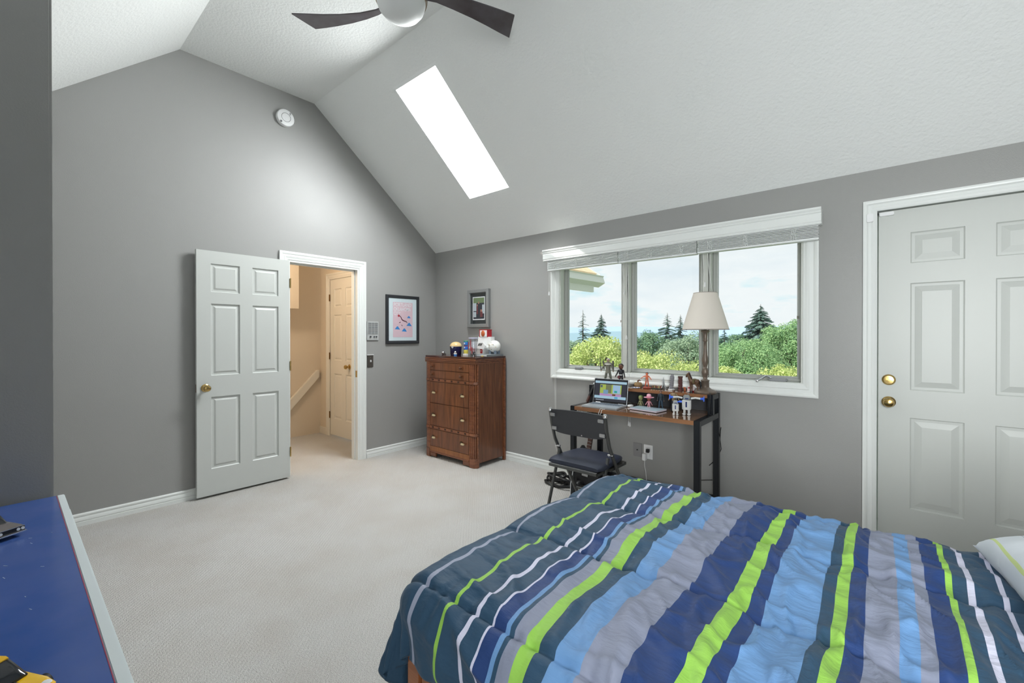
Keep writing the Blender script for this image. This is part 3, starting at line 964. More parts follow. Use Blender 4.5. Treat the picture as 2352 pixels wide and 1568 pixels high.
tp = [(0, .020, lin(178, 84, 52), .022), (.020, .062, lin(222, 210, 92), .026), (.062, .100, lin(48, 104, 196), .025), (.100, .112, lin(150, 50, 90), .022), (.112, .150, lin(46, 120, 200), .026), (.150, .162, lin(70, 150, 112), .028)]
for i, (a_, z_, c_, r_) in enumerate(tp):
    b = B(); b.lathe([(.001, a_), (r_ * .9, a_), (r_, (a_ + z_) / 2), (r_ * .92, z_), (.001, z_)], (.780, -.215, DT), 16); b.done('tier', mat('totem_%d' % i, c_, .4), t, smooth=True)
for z_ in (.088, .132):
    b = B(); b.lathe([(.004, 0), (.009, 0), (.009, .003), (.004, .003)], n=12, hollow=True); b.done('eye', M_whitep, t, Matrix.Translation((.786, -.241, DT + z_)) @ Matrix.Rotation(R(90), 4, 'X'))
t = thing('white_block', 'small white box in front of the toy house on the dresser', 'box', (.865, -.300, DT))
b = B(); b.box(.840, -.318, DT, .892, -.285, DT + .024); b.done('block', M_whitep, t, bevel=.003)
t = thing('toy_house', 'white toy clinic with red trim and sloping roof panels on the dresser', 'toy house', (.930, -.130, DT))
M_red = mat('toy_red', lin(176, 34, 46), .35)
b = B(); b.box(.830, -.170, DT, 1.000, -.060, DT + .100); b.done('walls', M_whitep, t, bevel=.003)
for (x0_, x1_) in ((.842, .868), (.960, .990)):
    b = B(); b.box(x0_, -.174, DT + .028, x1_, -.169, DT + .078); b.done('red_panel', M_red, t)
b = B(); b.box(.970, -.176, DT + .050, .980, -.1735, DT + .056); b.box(.9735, -.176, DT + .046, .9765, -.1735, DT + .060); b.done('cross_emblem', M_whitep, t)
b = B(); b.prism([(.790, .078), (.835, .150), (.850, .150), (.850, .078)], lambda a, q, d: Vector((a, d, DT + q)), -.185, -.050); b.done('roof_panel', M_whitep, t, bevel=.002)
b = B(); b.prism([(.880, .080), (1.030, .070), (1.060, .110), (1.020, .150), (.890, .155)], lambda a, q, d: Vector((a, d, DT + q)), -.192, -.184); rp = b.done('roof_panel', M_whitep, t, bevel=.002)
for k in range(4):
    b = B(); b.cbox((0, 0, 0), (.006, .003, .034), Matrix.Translation((.955 + k * .015, -.193, DT + .122)) @ Matrix.Rotation(R(38), 4, 'Y')); b.done('dark_stripe', M_black, rp)
b = B(); b.box(.870, -.120, DT + .10, 1.060, -.050, DT + .205); b.done('upper_block', M_whitep, t, bevel=.003)
b = B(); b.box(.905, -.125, DT + .205, 1.010, -.055, DT + .278); tw = b.done('tower', M_whitep, t, bevel=.003)
for x0_, x1_ in ((.893, .907), (1.008, 1.024)):
    b = B(); b.box(x0_, -.123, DT + .200, x1_, -.057, DT + .282); b.done('red_trim', M_red, tw, bevel=.003)
b = B(); b.box(.893, -.123, DT + .276, 1.024, -.057, DT + .284); b.done('red_trim', M_red, tw)
b = B(); b.ball((.955, -.126, DT + .240), (.028, .010, .034), 16, 10); b.done('orange_emblem', mat('emblem_orange', lin(190, 96, 48), .5, bump=(200, .5)), tw, smooth=True)
b = B(); b.tube([(.872, -.085, DT + .200), (.872, -.085, DT + .272)], .006, 8); b.done('pole', mat('pole_tan', lin(216, 168, 116), .5), t)
t = thing('plastic_cup', 'clear plastic tumbler with red print and dark pebbles on the dresser', 'cup', (1.032, -.345, DT))
M_cup = glass('clear_plastic', (.93, .94, .96), .12)
cc = (1.032, -.345, DT)
b = B(); b.rings([[Vector((cc[0] + r_ * math.cos(q * PI / 12), cc[1] + r_ * math.sin(q * PI / 12), DT + z_)) for q in range(24)] for r_, z_ in ((.036, 0), (.040, .10), (.047, .185), (.049, .188), (.045, .185), (.038, .10), (.034, .004))], cap=True); b.done('tumbler', M_cup, t, smooth=True)
b = B(); b.lathe([(.044, .188), (.050, .188), (.050, .198), (.044, .198)], cc, 24, hollow=True); b.done('rim', mat('rim_lilac', lin(206, 206, 232), .3), t, smooth=True)
b = B()
for k in range(26):
    a_ = rnd.uniform(0, 2 * PI); r_ = rnd.uniform(0, .026); z_ = rnd.uniform(.008, .045)
    b.ball((cc[0] + r_ * math.cos(a_), cc[1] + r_ * math.sin(a_), DT + z_), (.006, .006, .010), 6, 5)
b.done('pebbles', mat('pebble_dark', lin(58, 44, 44), .4), t, smooth=True)['kind'] = 'stuff'
for (x_, z0_, z1_, m) in ((-.028, .070, .150, M_red), (.004, .06, .18, M_red), (.022, .03, .10, M_red)):
    b = B(); b.box(cc[0] + x_ - .004, cc[1] - .045, DT + z0_, cc[0] + x_ + .004, cc[1] - .0435, DT + z1_); b.done('red_print', m, t)
t = thing('grey_book', 'grey hardback book lying under the piggy bank', 'book', (1.08, -.20, DT))
b = B(); b.box(1.000, -.300, DT, 1.182, -.045, DT + .022); b.done('cover', mat('book_grey', lin(128, 134, 138), .5), t, bevel=.002)
b = B(); b.box(1.004, -.302, DT + .004, 1.178, -.298, DT + .018); b.done('pages', mat('page_white', lin(214, 218, 220), .7), t)
b = B(); b.box(1.112, -.315, DT, 1.140, -.303, DT + .010)
setp(b.done('yellow_eraser', mat('eraser_yellow', lin(206, 190, 120), .6), bevel=.002), 'tiny yellow eraser at the front of the grey book', 'eraser')
t = thing('piggy_bank', 'white ceramic piggy bank with small flowers standing on a grey book', 'piggy bank', (1.105, -0.102, DT + .022))
PZ = DT + .022
M_pig = mat('pig_white', lin(236, 236, 232), .15)
b = B(); b.ball((1.105, -0.102, PZ + .080), (.075, .058, .066), 28, 18); b.ball((1.040, -0.127, PZ + .070), (.030, .034, .036), 18, 12); b.done('body', M_pig, t, smooth=True)
b = B(); b.tube([(1.022, -0.142, PZ + .066), (1.006, -0.148, PZ + .064)], [.020, .018], 16); b.done('snout', M_pig, t, smooth=True)
for (x_, y_) in ((1.065, -0.127), (1.065, -0.077), (1.140, -0.127), (1.140, -0.077)):
    b = B(); b.tube([(x_, y_, PZ + .035), (x_, y_, PZ)], [.017, .014], 12); b.done('leg', mat('pig_foot', lin(120, 134, 150), .25), t, smooth=True)
for (x_, y_) in ((1.056, -0.152), (1.050, -0.102)):
    b = B(); b.prism([(-.014, 0), (.014, 0), (0, .030)], lambda a, q, d: Vector((x_ + a, y_ + d, PZ + .104 + q)), -.004, .004); b.done('ear', M_pig, t, bevel=.002)
b = B(); b.ball((1.026, -0.158, PZ + .082), .004, 8, 6); b.done('eye', M_black, t)
for k in range(9):
    u_, v_ = rnd.uniform(-.6, .9), rnd.uniform(-.6, .7)
    x_ = 1.105 + .075 * u_; z_ = PZ + .080 + .066 * v_ * math.sqrt(max(0, 1 - u_ * u_)) * .9
    y_ = -0.102 - .058 * math.sqrt(max(.02, 1 - u_ * u_ - ((z_ - PZ - .080) / .066) ** 2))
    b = B(); b.ball((x_, y_, z_), (.005, .002, .005), 8, 6); b.done('painted_flower', mat('flower_%d' % (k % 2), (lin(190, 160, 90), lin(70, 90, 70))[k % 2], .4), t)

# ------------------------------------------------------------------ desk with hutch shelf
M_dk = wood_mat('desk_walnut', lin(112, 80, 58), lin(150, 112, 84), .16, 'X', 1.0, 1.0)
M_dke = wood_mat('desk_edge', lin(120, 80, 52), lin(160, 112, 76), .4, 'X', 1.0)
dk = thing('computer_desk', 'small walnut desk with black metal legs and a raised shelf', 'desk', (2.83, -.26, 0))
KX0, KX1, KYF, KYB, KZ = 2.322, 3.342, -.500, -.022, .760
b = B(); b.box(KX0 + .040, KYF + .003, KZ - .030, KX1 - .040, KYB - .010, KZ - .001); b.done('desktop', M_dk, dk, bevel=.002)
b = B(); b.box(KX0 + .040, KYF, KZ - .030, KX1 - .040, KYF + .003, KZ - .002); b.done('front_edge', M_dke, dk)
for x_ in (KX0, KX1 - .040):
    for y_ in (KYF, KYB - .040):
        b = B(); b.box(x_, y_, 0, x_ + .040, y_ + .040, KZ if y_ == KYF else .905); b.done('leg', M_blackm, dk, bevel=.003)
    b = B(); b.box(x_ + .001, KYF + .040, KZ - .040, x_ + .039, KYB - .040, KZ); b.done('side_rail', M_blackm, dk, bevel=.002)
    b = B(); b.box(x_ + .001, KYB - .18, .868, x_ + .039, KYB - .040, .905); b.done('shelf_bracket', M_blackm, dk, bevel=.002)
    b = B(); b.box(x_ + .001, KYB - .18, KZ, x_ + .039, KYB - .14, .868); b.done('shelf_post', M_blackm, dk, bevel=.002)
b = B(); b.box(KX0 + .040, KYB - .184, .880, KX1 - .040, KYB, .904); sh = b.done('shelf', M_dk, dk, bevel=.002)
b = B(); b.box(KX0 + .040, KYB - .187, .880, KX1 - .040, KYB - .184, .904); b.done('shelf_edge', M_dke, dk)
b = B(); b.box(KX0 + .040, KYB - .012, KZ + .002, KX1 - .040, KYB - .004, .878); b.done('back_panel', mat('panel_charcoal', lin(66, 67, 70), .5), dk)
b = B(); b.box(KX0 + .040, KYB - .030, .10, KX1 - .040, KYB - .006, .13); b.done('stretcher', M_blackm, dk)

# folding chair pulled up to the desk, back towards the bed
chx, chy = 2.655, -.80
fc = thing('folding_chair', 'black metal folding chair with navy padded seat at the desk', 'chair', (chx, chy, 0))
M_tube = mat('chair_tube', lin(92, 93, 92), .3, .7)
M_navy = mat('chair_vinyl', lin(38, 44, 62), .45, bump=(220, .15))
HW = .222
for s_ in (-1, 1):
    x = chx + s_ * HW
    b = B(); b.tube([(x, -.935, .800), (x, -.915, .70), (x, -.875, .58), (x, -.800, .46), (x, -.640, .21), (x, -.515, .012)], .0125, 10); fr = b.done('front_leg', M_tube, fc, smooth=True)
    b = B(); b.lathe([(.001, .012), (.010, .010), (.0145, .003), (.0145, -.014), (.001, -.014)], (x, -.936, .802), 12); b.done('cap', M_chrome, fr, smooth=True)
    b = B(); b.tube([(x - s_ * .024, -.850, .500), (x - s_ * .024, -.900, .36), (x - s_ * .024, -1.030, .012)], .0115, 10); b.done('rear_leg', M_tube, fc, smooth=True)
    b = B(); b.tube([(x - s_ * .026, -.846, .520), (x + s_ * .014, -.846, .520)], .008, 8); b.done('pivot', M_chrome, fc)
    b = B(); b.box(x - s_ * .026, -.830, .405, x - s_ * .012, -.600, .425); b.done('seat_rail', M_tube, fc)
    for z_, y_ in ((.765, -.942), (.665, -.920)):
        b = B(); b.box(x - s_ * .050, y_ - .006, z_ - .012, x - s_ * .006, y_ + .002, z_ + .012); b.done('bracket', M_chrome, fc, bevel=.003)
# back panel with curved lower edge, slightly bowed
b = B()
top_, bot_ = [], []
N = 15
fr_, bk_ = [], []
for i in range(N):
    q = -1 + 2 * i / (N - 1)
    x = chx + q * (HW - .010)
    zt = .800 + .004 * (1 - q * q); zb = .648 - .022 * (1 - q ** 4)
    bow = .016 * (1 - q * q)
    fr_.append([(x, -.918 + bow, zt), (x, -.896 + bow, zb)]); bk_.append([(x, -.936 + bow, zt), (x, -.914 + bow, zb)])
for i in range(N - 1):
    A = [b.bm.verts.new(p) for p in (fr_[i][0], fr_[i + 1][0], fr_[i + 1][1], fr_[i][1], bk_[i][0], bk_[i + 1][0], bk_[i + 1][1], bk_[i][1])]
    for f in ((0, 1, 2, 3), (7, 6, 5, 4), (0, 4, 5, 1), (3, 2, 6, 7)) + (((0, 3, 7, 4),) if i == 0 else ()) + (((1, 5, 6, 2),) if i == N - 2 else ()):
        b.bm.faces.new([A[k] for k in f])
bmesh.ops.remove_doubles(b.bm, verts=b.bm.verts, dist=1e-5)
b.done('backrest', mat('chair_back', lin(52, 53, 57), .55, bump=(300, .2)), fc, smooth=True)
b = B(); b.ball((chx + .03, -.912, .640), .006, 8, 6); b.done('rivet', M_chrome, fc)
b = B()
sec = []
for i in range(13):
    v_ = -1 + 2 * i / 12
    y = -.785 + v_ * .200
    hw = (.205 - .015 * v_) * (1 - .10 * abs(v_) ** 6)
    th = .034 * (1 - .45 * v_ ** 6)
    sec.append([Vector((chx + hw * math.copysign(abs(math.cos(a_)) ** .35, math.cos(a_)), y, .440 + th * math.copysign(abs(math.sin(a_)) ** .55, math.sin(a_)) * (1 if math.sin(a_) > 0 else .4))) for a_ in [2 * PI * k / 24 for k in range(24)]])
b.rings(sec); b.done('seat', M_navy, fc, smooth=True, ang=60)
b = B(); b.tube([(chx - .19, -.985, .418), (chx + .19, -.985, .418)], .013, 8); b.box(chx - .195, -.985, .405, chx + .195, -.590, .424); b.done('seat_frame', M_tube, fc)
b = B(); b.tube([(chx - HW, -.600, .146), (chx + HW, -.600, .146)], .008, 8); b.done('cross_bar', M_tube, fc); b = B(); b.tube([(chx - HW + .024, -.985, .12), (chx + HW - .024, -.985, .12)], .008, 8); b.done('cross_bar', M_tube, fc)

# ------------------------------------------------------------------ table lamp on the shelf
SH = .9045
lx, ly = 3.262, -.118
lp = thing('table_lamp', 'turned brown table lamp with linen shade at the right end of the shelf', 'lamp', (lx, ly, SH))
M_lamp = mat('lamp_brown', lin(104, 92, 82), .35, .2, var=(30, .5, lin(122, 104, 90)))
b = B(); b.lathe([(.001, 0), (.076, 0), (.078, .004), (.078, .012), (.072, .020), (.050, .028), (.034, .040), (.029, .046), (.001, .046)], (lx, ly, SH), 36); b.done('base', M_lamp, lp, smooth=True)
b = B(); b.lathe([(.001, .040), (.029, .044), (.028, .088), (.032, .092), (.030, .098), (.018, .102), (.014, .108), (.017, .125), (.024, .145), (.026, .158), (.021, .176), (.020, .184), (.013, .190), (.013, .196),
                  (.018, .212), (.0235, .240), (.022, .258), (.016, .290), (.0125, .335), (.012, .380), (.0165, .388), (.0165, .394), (.0140, .402), (.0170, .436), (.0175, .448), (.030, .458), (.031, .464), (.020, .470), (.001, .470)], (lx, ly, SH), 28)
b.done('stem', M_lamp, lp, smooth=True, ang=50)
b = B(); b.tube([(lx, ly, SH + .470), (lx, ly, SH + .53)], .011, 10); b.done('socket', M_black, lp)
b = B(); b.ball((lx, ly, SH + .57), (.028, .028, .036), 14, 10); b.done('bulb', M_whitep, lp, smooth=True)
M_shade = mat('linen_shade', lin(226, 218, 208), .8, bump=(350, .15))
sz0, sz1 = 1.376, 1.652
b = B()
rr = [(.162, sz0), (.122, sz0 + (sz1 - sz0) * .5), (.082, sz1), (.080, sz1), (.120, sz0 + (sz1 - sz0) * .5), (.160, sz0)]
n_ = 48
L_ = [[b.bm.verts.new((lx + r_ * math.cos(2 * PI * k / n_), ly + r_ * math.sin(2 * PI * k / n_), z_)) for k in range(n_)] for r_, z_ in rr]
for a_, c_ in zip(L_, L_[1:] + L_[:1]):
    for i in range(n_):
        b.bm.faces.new((a_[i], a_[(i + 1) % n_], c_[(i + 1) % n_], c_[i]))
shd = b.done('shade', M_shade, lp, smooth=True)
for r_, z_ in ((.162, sz0 + .003), (.082, sz1 - .003)):
    b = B(); b.tube([(lx + r_ * math.cos(2 * PI * k / 40), ly + r_ * math.sin(2 * PI * k / 40), z_) for k in range(41)], .0022, 6, cap=False); b.done('shade_rim', mat('shade_rim', lin(150, 140, 132), .7), shd)
b = B(); b.tube([(lx + .05, ly - .055, SH + .012), (lx + .062, ly - .085, SH + .006), (lx + .064, ly - .098, SH - .03), (lx + .060, ly - .094, .80), (lx + .058, ly - .09, .765), (lx + .088, ly - .115, .762)], .003, 6); b.done('cord', M_black, lp)
b = B(); b.tube([(3.368, -.10, .66), (3.350, -.05, .62), (3.338, -.012, .55), (3.346, -.010, .48), (3.315, -.010, .40), (3.26, -.010, .34)], .003, 6)
b.done('cord', M_black, lp)
b = B(); b.tube([(3.285, -.012, .235), (3.20, -.012, .215), (3.155, -.012, .185), (3.15, -.012, .12), (3.17, -.014, .02)], .003, 6)
b.done('cord', M_black, lp)

# ------------------------------------------------------------------ laptop
lt = thing('laptop', 'open silver laptop with a lit screen on the desk', 'laptop', (2.565, -.378, KZ), R(4))
Wl = Wt(lt)
M_sil = mat('laptop_silver', lin(206, 210, 214), .3, .6)
b = B(); b.box(-.150, -.105, 0, .150, .100, .014); b.done('base', M_sil, lt, Wl, bevel=.003)
b = B(); b.box(-.132, .004, .0142, .132, .086, .0152); kb = b.done('keyboard_deck', mat('deck_grey', lin(170, 176, 182), .4), lt, Wl)
for r_ in range(5):
    for k in range(12):
        b = B() if (r_, k) == (0, 0) else None
        if b:
            b.box(-.0085, -.0065, 0, .0085, .0065, .003)
            k0 = b.done('key', mat('key_grey', lin(120, 130, 142), .5), kb, Wl @ Matrix.Translation((-.120, .013, .0152)), bevel=.001)
        else:
            kk = k0.copy(); C.objects.link(kk)
            kk.matrix_basis = Wl @ Matrix.Translation((-.120 + k * .0218, .013 + r_ * .0158, .0167)); WM[kk.name] = kk.matrix_basis
b = B(); b.box(-.045, -.090, .0141, .045, -.025, .0147); b.done('touchpad', M_sil, lt, Wl)
Wsn = Wl @ Matrix.Translation((0, .100, .012)) @ Matrix.Rotation(R(-11), 4, 'X')     # lid: local x, z up, front face -y
b = B(); b.box(-.150, 0, 0, .150, .006, .205); ld = b.done('lid', M_sil, lt, Wsn, bevel=.002)
b = B(); b.box(-.146, -.0012, .004, .146, .0005, .201); b.done('bezel', mat('bezel_black', lin(22, 22, 26), .2), ld, Wsn)
def scr(x0_, z0_, x1_, z1_, c_, d=.0018, nm='screen_area', e_=.75):
    k_ = 'scr_%d_%d_%d' % tuple(int(q * 255) for q in c_)
    m_ = mat(k_, (0, 0, 0), .3, emit=(c_, e_))
    b = B(); b.box(x0_, -d, z0_, x1_, -.0011, z1_); b.done(nm, m_, ld, Wsn)
scr(-.138, .018, .138, .190, lin(54, 56, 66), .0016, 'screen')
scr(-.138, .165, .138, .184, lin(178, 214, 232), .0020)
scr(-.138, .040, .138, .062, lin(176, 212, 232), .0020)
scr(-.092, .062, .096, .156, lin(176, 196, 92), .0020, 'picture')
scr(-.040, .086, .010, .156, lin(122, 130, 92), .0024, 'picture')
scr(.022, .086, .086, .154, lin(166, 200, 232), .0024, 'picture')
scr(-.092, .062, .096, .082, lin(190, 150, 198), .0024, 'picture')
scr(-.060, .078, -.018, .112, lin(126, 166, 196), .0028, 'picture')
scr(.020, .066, .048, .080, lin(120, 76, 48), .0028, 'picture')
scr(.036, .092, .060, .108, lin(40, 170, 160), .0028, 'picture')
scr(-.088, .130, -.070, .150, lin(90, 100, 120), .0028, 'picture')
scr(.040, .044, .068, .058, lin(84, 170, 214), .0024)
for k in range(6):
    scr(-.120 + k * .012, .024, -.114 + k * .012, .031, lin(210, 220, 230), .0022, 'icon')
for x_ in (-.10, .10):
    b = B(); b.tube([(x_ - .02, .098, .014), (x_ + .02, .098, .014)], .006, 8); b.done('hinge', M_chrome, lt, Wl)

# notebook, earbuds, cable, devices on the desk
t = thing('notebook', 'spiral notebook with pale blue cover lying on the desk', 'notebook', (2.898, -.300, KZ), R(-8))
b = B(); b.box(-.115, -.075, 0, .115, .075, .003); b.done('back_cover', M_black, t, Wt(t))
b = B(); b.box(-.113, -.073, .003, .113, .073, .013); b.done('pages', mat('notebook_page', lin(222, 214, 226), .7), t, Wt(t))
b = B(); b.box(-.115, -.075, .013, .115, .075, .0155); b.done('front_cover', mat('cover_blue', lin(176, 196, 208), .3), t, Wt(t), bevel=.001)
for k in range(22):
    b = B(); b.tube([(-.108 + k * .0103, .074 + .007 * math.sin(q), .008 + .009 * math.cos(q)) for q in [2 * PI * i / 8 for i in range(9)]], .0009, 5, cap=False)
    b.done('spiral_ring', M_chrome, t, Wt(t))
t = thing('computer_mouse', 'small white mouse beside the notebook', 'mouse', (2.722, -.235, KZ))
b = B(); b.ball((2.722, -.235, KZ + .007), (.024, .034, .013), 18, 10); b.done('shell', M_whitep, t, smooth=True)
b = B(); b.tube([(2.70, -.265, KZ + .003), (2.67, -.33, KZ + .003), (2.63, -.46, KZ + .003), (2.615, -.505, KZ - .004), (2.61, -.512, KZ - .03), (2.60, -.510, KZ - .05), (2.585, -.505, KZ - .035), (2.60, -.500, KZ + .004), (2.62, -.45, KZ + .003)], .0022, 6)
b.done('power_cable', M_whitep, lt)
t = thing('speaker_box', 'grey box with a dark round front under the shelf behind the laptop', 'speaker', (2.415, -.085, KZ))
b = B(); b.box(2.372, -.115, KZ, 2.462, -.050, KZ + .100); b.done('housing', mat('box_silver', lin(176, 182, 186), .4), t, bevel=.004)
b = B(); b.lathe([(.001, 0), (.036, 0), (.036, .006), (.028, .010), (.001, .004)], n=24); b.done('cone', M_black, t, Matrix.Translation((2.410, -.115, KZ + .058)) @ Matrix.Rotation(R(90), 4, 'X'), smooth=True)
b = B(); b.ball((2.446, -.116, KZ + .040), .006, 10, 8); b.done('indicator', mat('led_yellow', lin(214, 220, 90), .4), t)
t = thing('toy_rifle', 'black and brown toy rifle leaning on the left end of the shelf', 'toy', (2.342, -.282, KZ))
Wr = Matrix.Translation((2.342, -.270, KZ + .004)) @ Matrix.Rotation(R(-22), 4, 'X') @ Matrix.Rotation(R(14), 4, 'Y')
b = B(); b.box(-.009, -.010, .0, .009, .014, .060); b.done('stock', mat('rifle_brown', lin(82, 52, 46), .5), t, Wr, bevel=.003)
b = B(); b.prism([(-.012, .055), (.014, .055), (.016, .12), (.012, .150), (-.010, .150)], lambda a, q, d: Vector((d, a, q)), -.009, .009); b.done('receiver', M_black, t, Wr, bevel=.002)
b = B(); b.tube([(0, 0, .145), (0, 0, .225)], .007, 8); b.box(-.008, -.012, .150, .008, .016, .200); b.done('barrel', M_blackm, t, Wr)
b = B(); b.box(-.005, .010, .185, .005, .030, .205); b.box(-.005, -.022, .160, .005, -.010, .178); b.box(-.004, -.014, .205, .004, .012, .224); b.done('sights', M_chrome, t, Wr, bevel=.001)

# ------------------------------------------------------------------ small figures
def figure(name, label, loc, h, top, legs, skin, hair, rz=0.0, arm=(0.25, 0.25), stance=.10, head=1.0, shoes=None, cat='figurine', coat=0.0, group=None):
    """standing toy figure of height h, facing local -y"""
    t = thing(name, label, cat, loc, rz, group)
    W = Wt(t) @ Matrix.Diagonal((h, h, h, 1))
    hs = .066 * head
    hip, sho = .50, .80
    neck = 1.0 - 2.1 * hs
    k = (neck - .02) / sho
    hip, sho = hip * k, sho * k
    def mm(key, c, r=.55): return mat('fig_%d_%d_%d' % tuple(int(q * 255) for q in c), c, r)
    b = B()
    for s_ in (-1, 1):
        b.limb((s_ * .045, 0, hip), (s_ * (.045 + stance * .45), -.01, hip * .52), .052, .042); b.limb((s_ * (.045 + stance * .45), -.01, hip * .52), (s_ * (.045 + stance), .005, .05), .040, .030)
    b.ball((0, 0, hip), (.090, .062, .06), 12, 8)
    b.done('trousers', mm('l', legs), t, W, smooth=True, ang=80)
    b = B()
    for s_ in (-1, 1):
        b.ball((s_ * (.045 + stance), -.025, .026), (.030, .058, .026), 10, 8)
    b.done('shoes', mm('s', shoes or lin(40, 36, 36)), t, W, smooth=True)
    b = B()
    b.tube([(0, 0, hip - .02 - coat), (0, 0, hip + .05), (0, 0, (hip + sho) / 2), (0, 0, sho - .03), (0, 0, sho + .012), (0, 0, sho + .03)], [.086 + coat * .4, .082, .092, .105, .075, .035], 14)
    for s_ in (-1, 1):
        a_ = arm[0 if s_ < 0 else 1]
        el = (s_ * (.115 + .5 * a_ * .18), -.01, sho - .03 - .17 * math.cos(a_)); ha = (s_ * (.115 + a_ * .20), -.05, sho - .03 - .30 * math.cos(a_ * .8))
        b.limb((s_ * .105, 0, sho - .03), el, .036, .030); b.limb(el, ha, .029, .023)
    b.done('top', mm('t', top), t, W, smooth=True, ang=80)
    b = B()
    for s_ in (-1, 1):
        a_ = arm[0 if s_ < 0 else 1]
        b.ball((s_ * (.115 + a_ * .20), -.055, sho - .05 - .30 * math.cos(a_ * .8)), .024, 8, 6)
    b.tube([(0, 0, sho), (0, 0, neck + .02)], .03, 8)
    b.ball((0, 0, neck + hs), (hs * .86, hs * .92, hs * 1.05), 16, 12)
    b.ball((0, -hs * .9, neck + hs * .95), (hs * .14, hs * .2, hs * .2), 8, 6)
    b.done('head', mm('h', skin), t, W, smooth=True, ang=80)
    b = B(); b.ball((0, hs * .16, neck + hs * 1.28), (hs * .95, hs * .95, hs * .86), 14, 10); b.done('hair', mm('c', hair), t, W, smooth=True)
    b = B()
    for s_ in (-1, 1):
        b.ball((s_ * hs * .34, -hs * .86, neck + hs * 1.12), hs * .11, 6, 5)
    b.done('eyes', M_black, t, W)
    return t, W, hs, neck, sho, hip

GF = 'toy figures on the desk'
t, W, *_ = figure('action_figure', 'tall grey and white soldier figure with a staff on the shelf', (2.462, -.118, SH), .232, lin(120, 118, 106), lin(112, 116, 106), lin(180, 150, 130), lin(206, 204, 196), R(8), (.7, .5), .13, 1.0, None, coat=.05, group=GF)
b = B(); b.limb((-.19, 0, .88), (-.16, 0, .60), .030, .02); b.limb((.17, .04, .88), (.18, .04, .56), .034, .03); b.done('cape_panels', mat('cape_grey', lin(86, 84, 80), .6), t, W, smooth=True)
b = B(); b.tube([(-.26, -.06, .50), (-.30, -.06, 1.02)], .012, 6); b.done('staff', M_blackm, t, W)
b = B(); b.tube([(0, 0, .77), (0, 0, .82)], [.135, .09], 12); b.done('shoulder_cape', mat('cape_white', lin(210, 208, 200), .6), t, W, smooth=True)
t, W, *_ = figure('bobblehead', 'big headed toy basketball player in black jersey behind the laptop', (2.575, -.105, SH), .190, lin(34, 34, 40), lin(40, 38, 44), lin(112, 72, 56), lin(40, 34, 34), R(20), (.6, .3), .05, 1.85, group=GF)
b = B(); b.cbox((0, -.10, .50), (.13, .012, .035), Matrix.Rotation(R(0), 4, 'Z')); b.done('jersey_stripe', M_whitep, t, W)
b = B(); b.cbox((-.09, -.08, .40), (.10, .07, .13)); b.done('red_ball_box', mat('maroon', lin(110, 40, 52), .5), t, W, bevel=.02)
t = thing('clay_pot', 'round brown clay pot with a dark curled lid on the shelf', 'pot', (2.725, -.095, SH))
b = B(); b.lathe([(.001, 0), (.022, 0), (.033, .014), (.034, .026), (.026, .040), (.001, .044)], (2.725, -.095, SH), 20); b.done('bowl', mat('clay_brown', lin(150, 122, 84), .5), t, smooth=True)
b = B(); b.tube([(2.722, -.095, SH + .040), (2.724, -.095, SH + .054), (2.738, -.095, SH + .060), (2.746, -.095, SH + .054)], [.006, .006, .005, .003], 8); b.done('lid_curl', mat('curl_brown', lin(104, 60, 44), .5), t, smooth=True)
t = thing('patterned_dish', 'small white dish with blue pattern at the shelf front', 'dish', (2.740, -.172, SH))
b = B(); b.lathe([(.001, 0), (.022, 0), (.034, .005), (.035, .007), (.022, .003), (.001, .003)], (2.740, -.172, SH), 24); ds = b.done('dish', M_whitep, t, smooth=True)
for k in range(6):
    b = B(); b.ball((2.740 + .026 * math.cos(k * PI / 3), -.172 + .026 * math.sin(k * PI / 3), SH + .0055), (.007, .007, .0016), 8, 6); b.done('blue_dot', mat('dish_blue', lin(50, 70, 170), .4), t)
t, W, *_ = figure('sports_figurine', 'orange toy figure in a striped shirt on a red round base', (2.812, -.120, SH + .012), .118, lin(226, 118, 78), lin(214, 100, 66), lin(222, 124, 84), lin(44, 36, 38), R(15), (1.3, .9), .07, 1.5, lin(210, 96, 64), group=GF)
b = B(); b.lathe([(.001, -.10), (.26, -.10), (.30, -.05), (.24, 0), (.001, 0)], n=24); b.done('round_base', mat('base_red', lin(156, 70, 54), .5), t, W, smooth=True)
for k in range(5):
    b = B(); b.tube([(-.07 + k * .035, -.108, .40), (-.07 + k * .035, -.100, .52)], .009, 6); b.done('stripe', M_whitep if k % 2 else M_black, t, W)
t = thing('miniature_tray', 'dark tray holding a row of tiny brown figures on the shelf', 'tray', (2.880, -.095, SH))
b = B(); b.box(2.842, -.118, SH, 2.924, -.070, SH + .006); b.done('tray', mat('tray_green', lin(52, 66, 62), .5), t, bevel=.002)
for k in range(6):
    b = B(); x_ = 2.850 + k * .0135; y_ = -.100 + rnd.uniform(-.008, .008); hh = rnd.uniform(.016, .024)
    b.lathe([(.001, 0), (.006, 0), (.005, hh * .6), (.001, hh * .65)], (x_, y_, SH + .006), 8); b.ball((x_, y_, SH + .006 + hh * .75), .0048, 8, 6)
    b.done('tiny_figure', mat('tiny_%d' % (k % 3), (lin(150, 96, 66), lin(178, 160, 112), lin(132, 70, 52))[k % 3], .6), t, smooth=True)
t = thing('silver_tower', 'thin silver tower model with splayed legs on the shelf', 'model tower', (2.928, -.068, SH))
b = B()
for sx, sy in ((-1, -1), (1, -1), (1, 1), (-1, 1)):
    b.tube([(2.928 + sx * .014, -.068 + sy * .014, SH), (2.928 + sx * .008, -.068 + sy * .008, SH + .020), (2.928 + sx * .004, -.068 + sy * .004, SH + .050), (2.928, -.068, SH + .094)], [.0032, .003, .0025, .0012], 6)
b.done('legs', mat('tower_silver', lin(150, 154, 156), .35, .7), t, smooth=True)
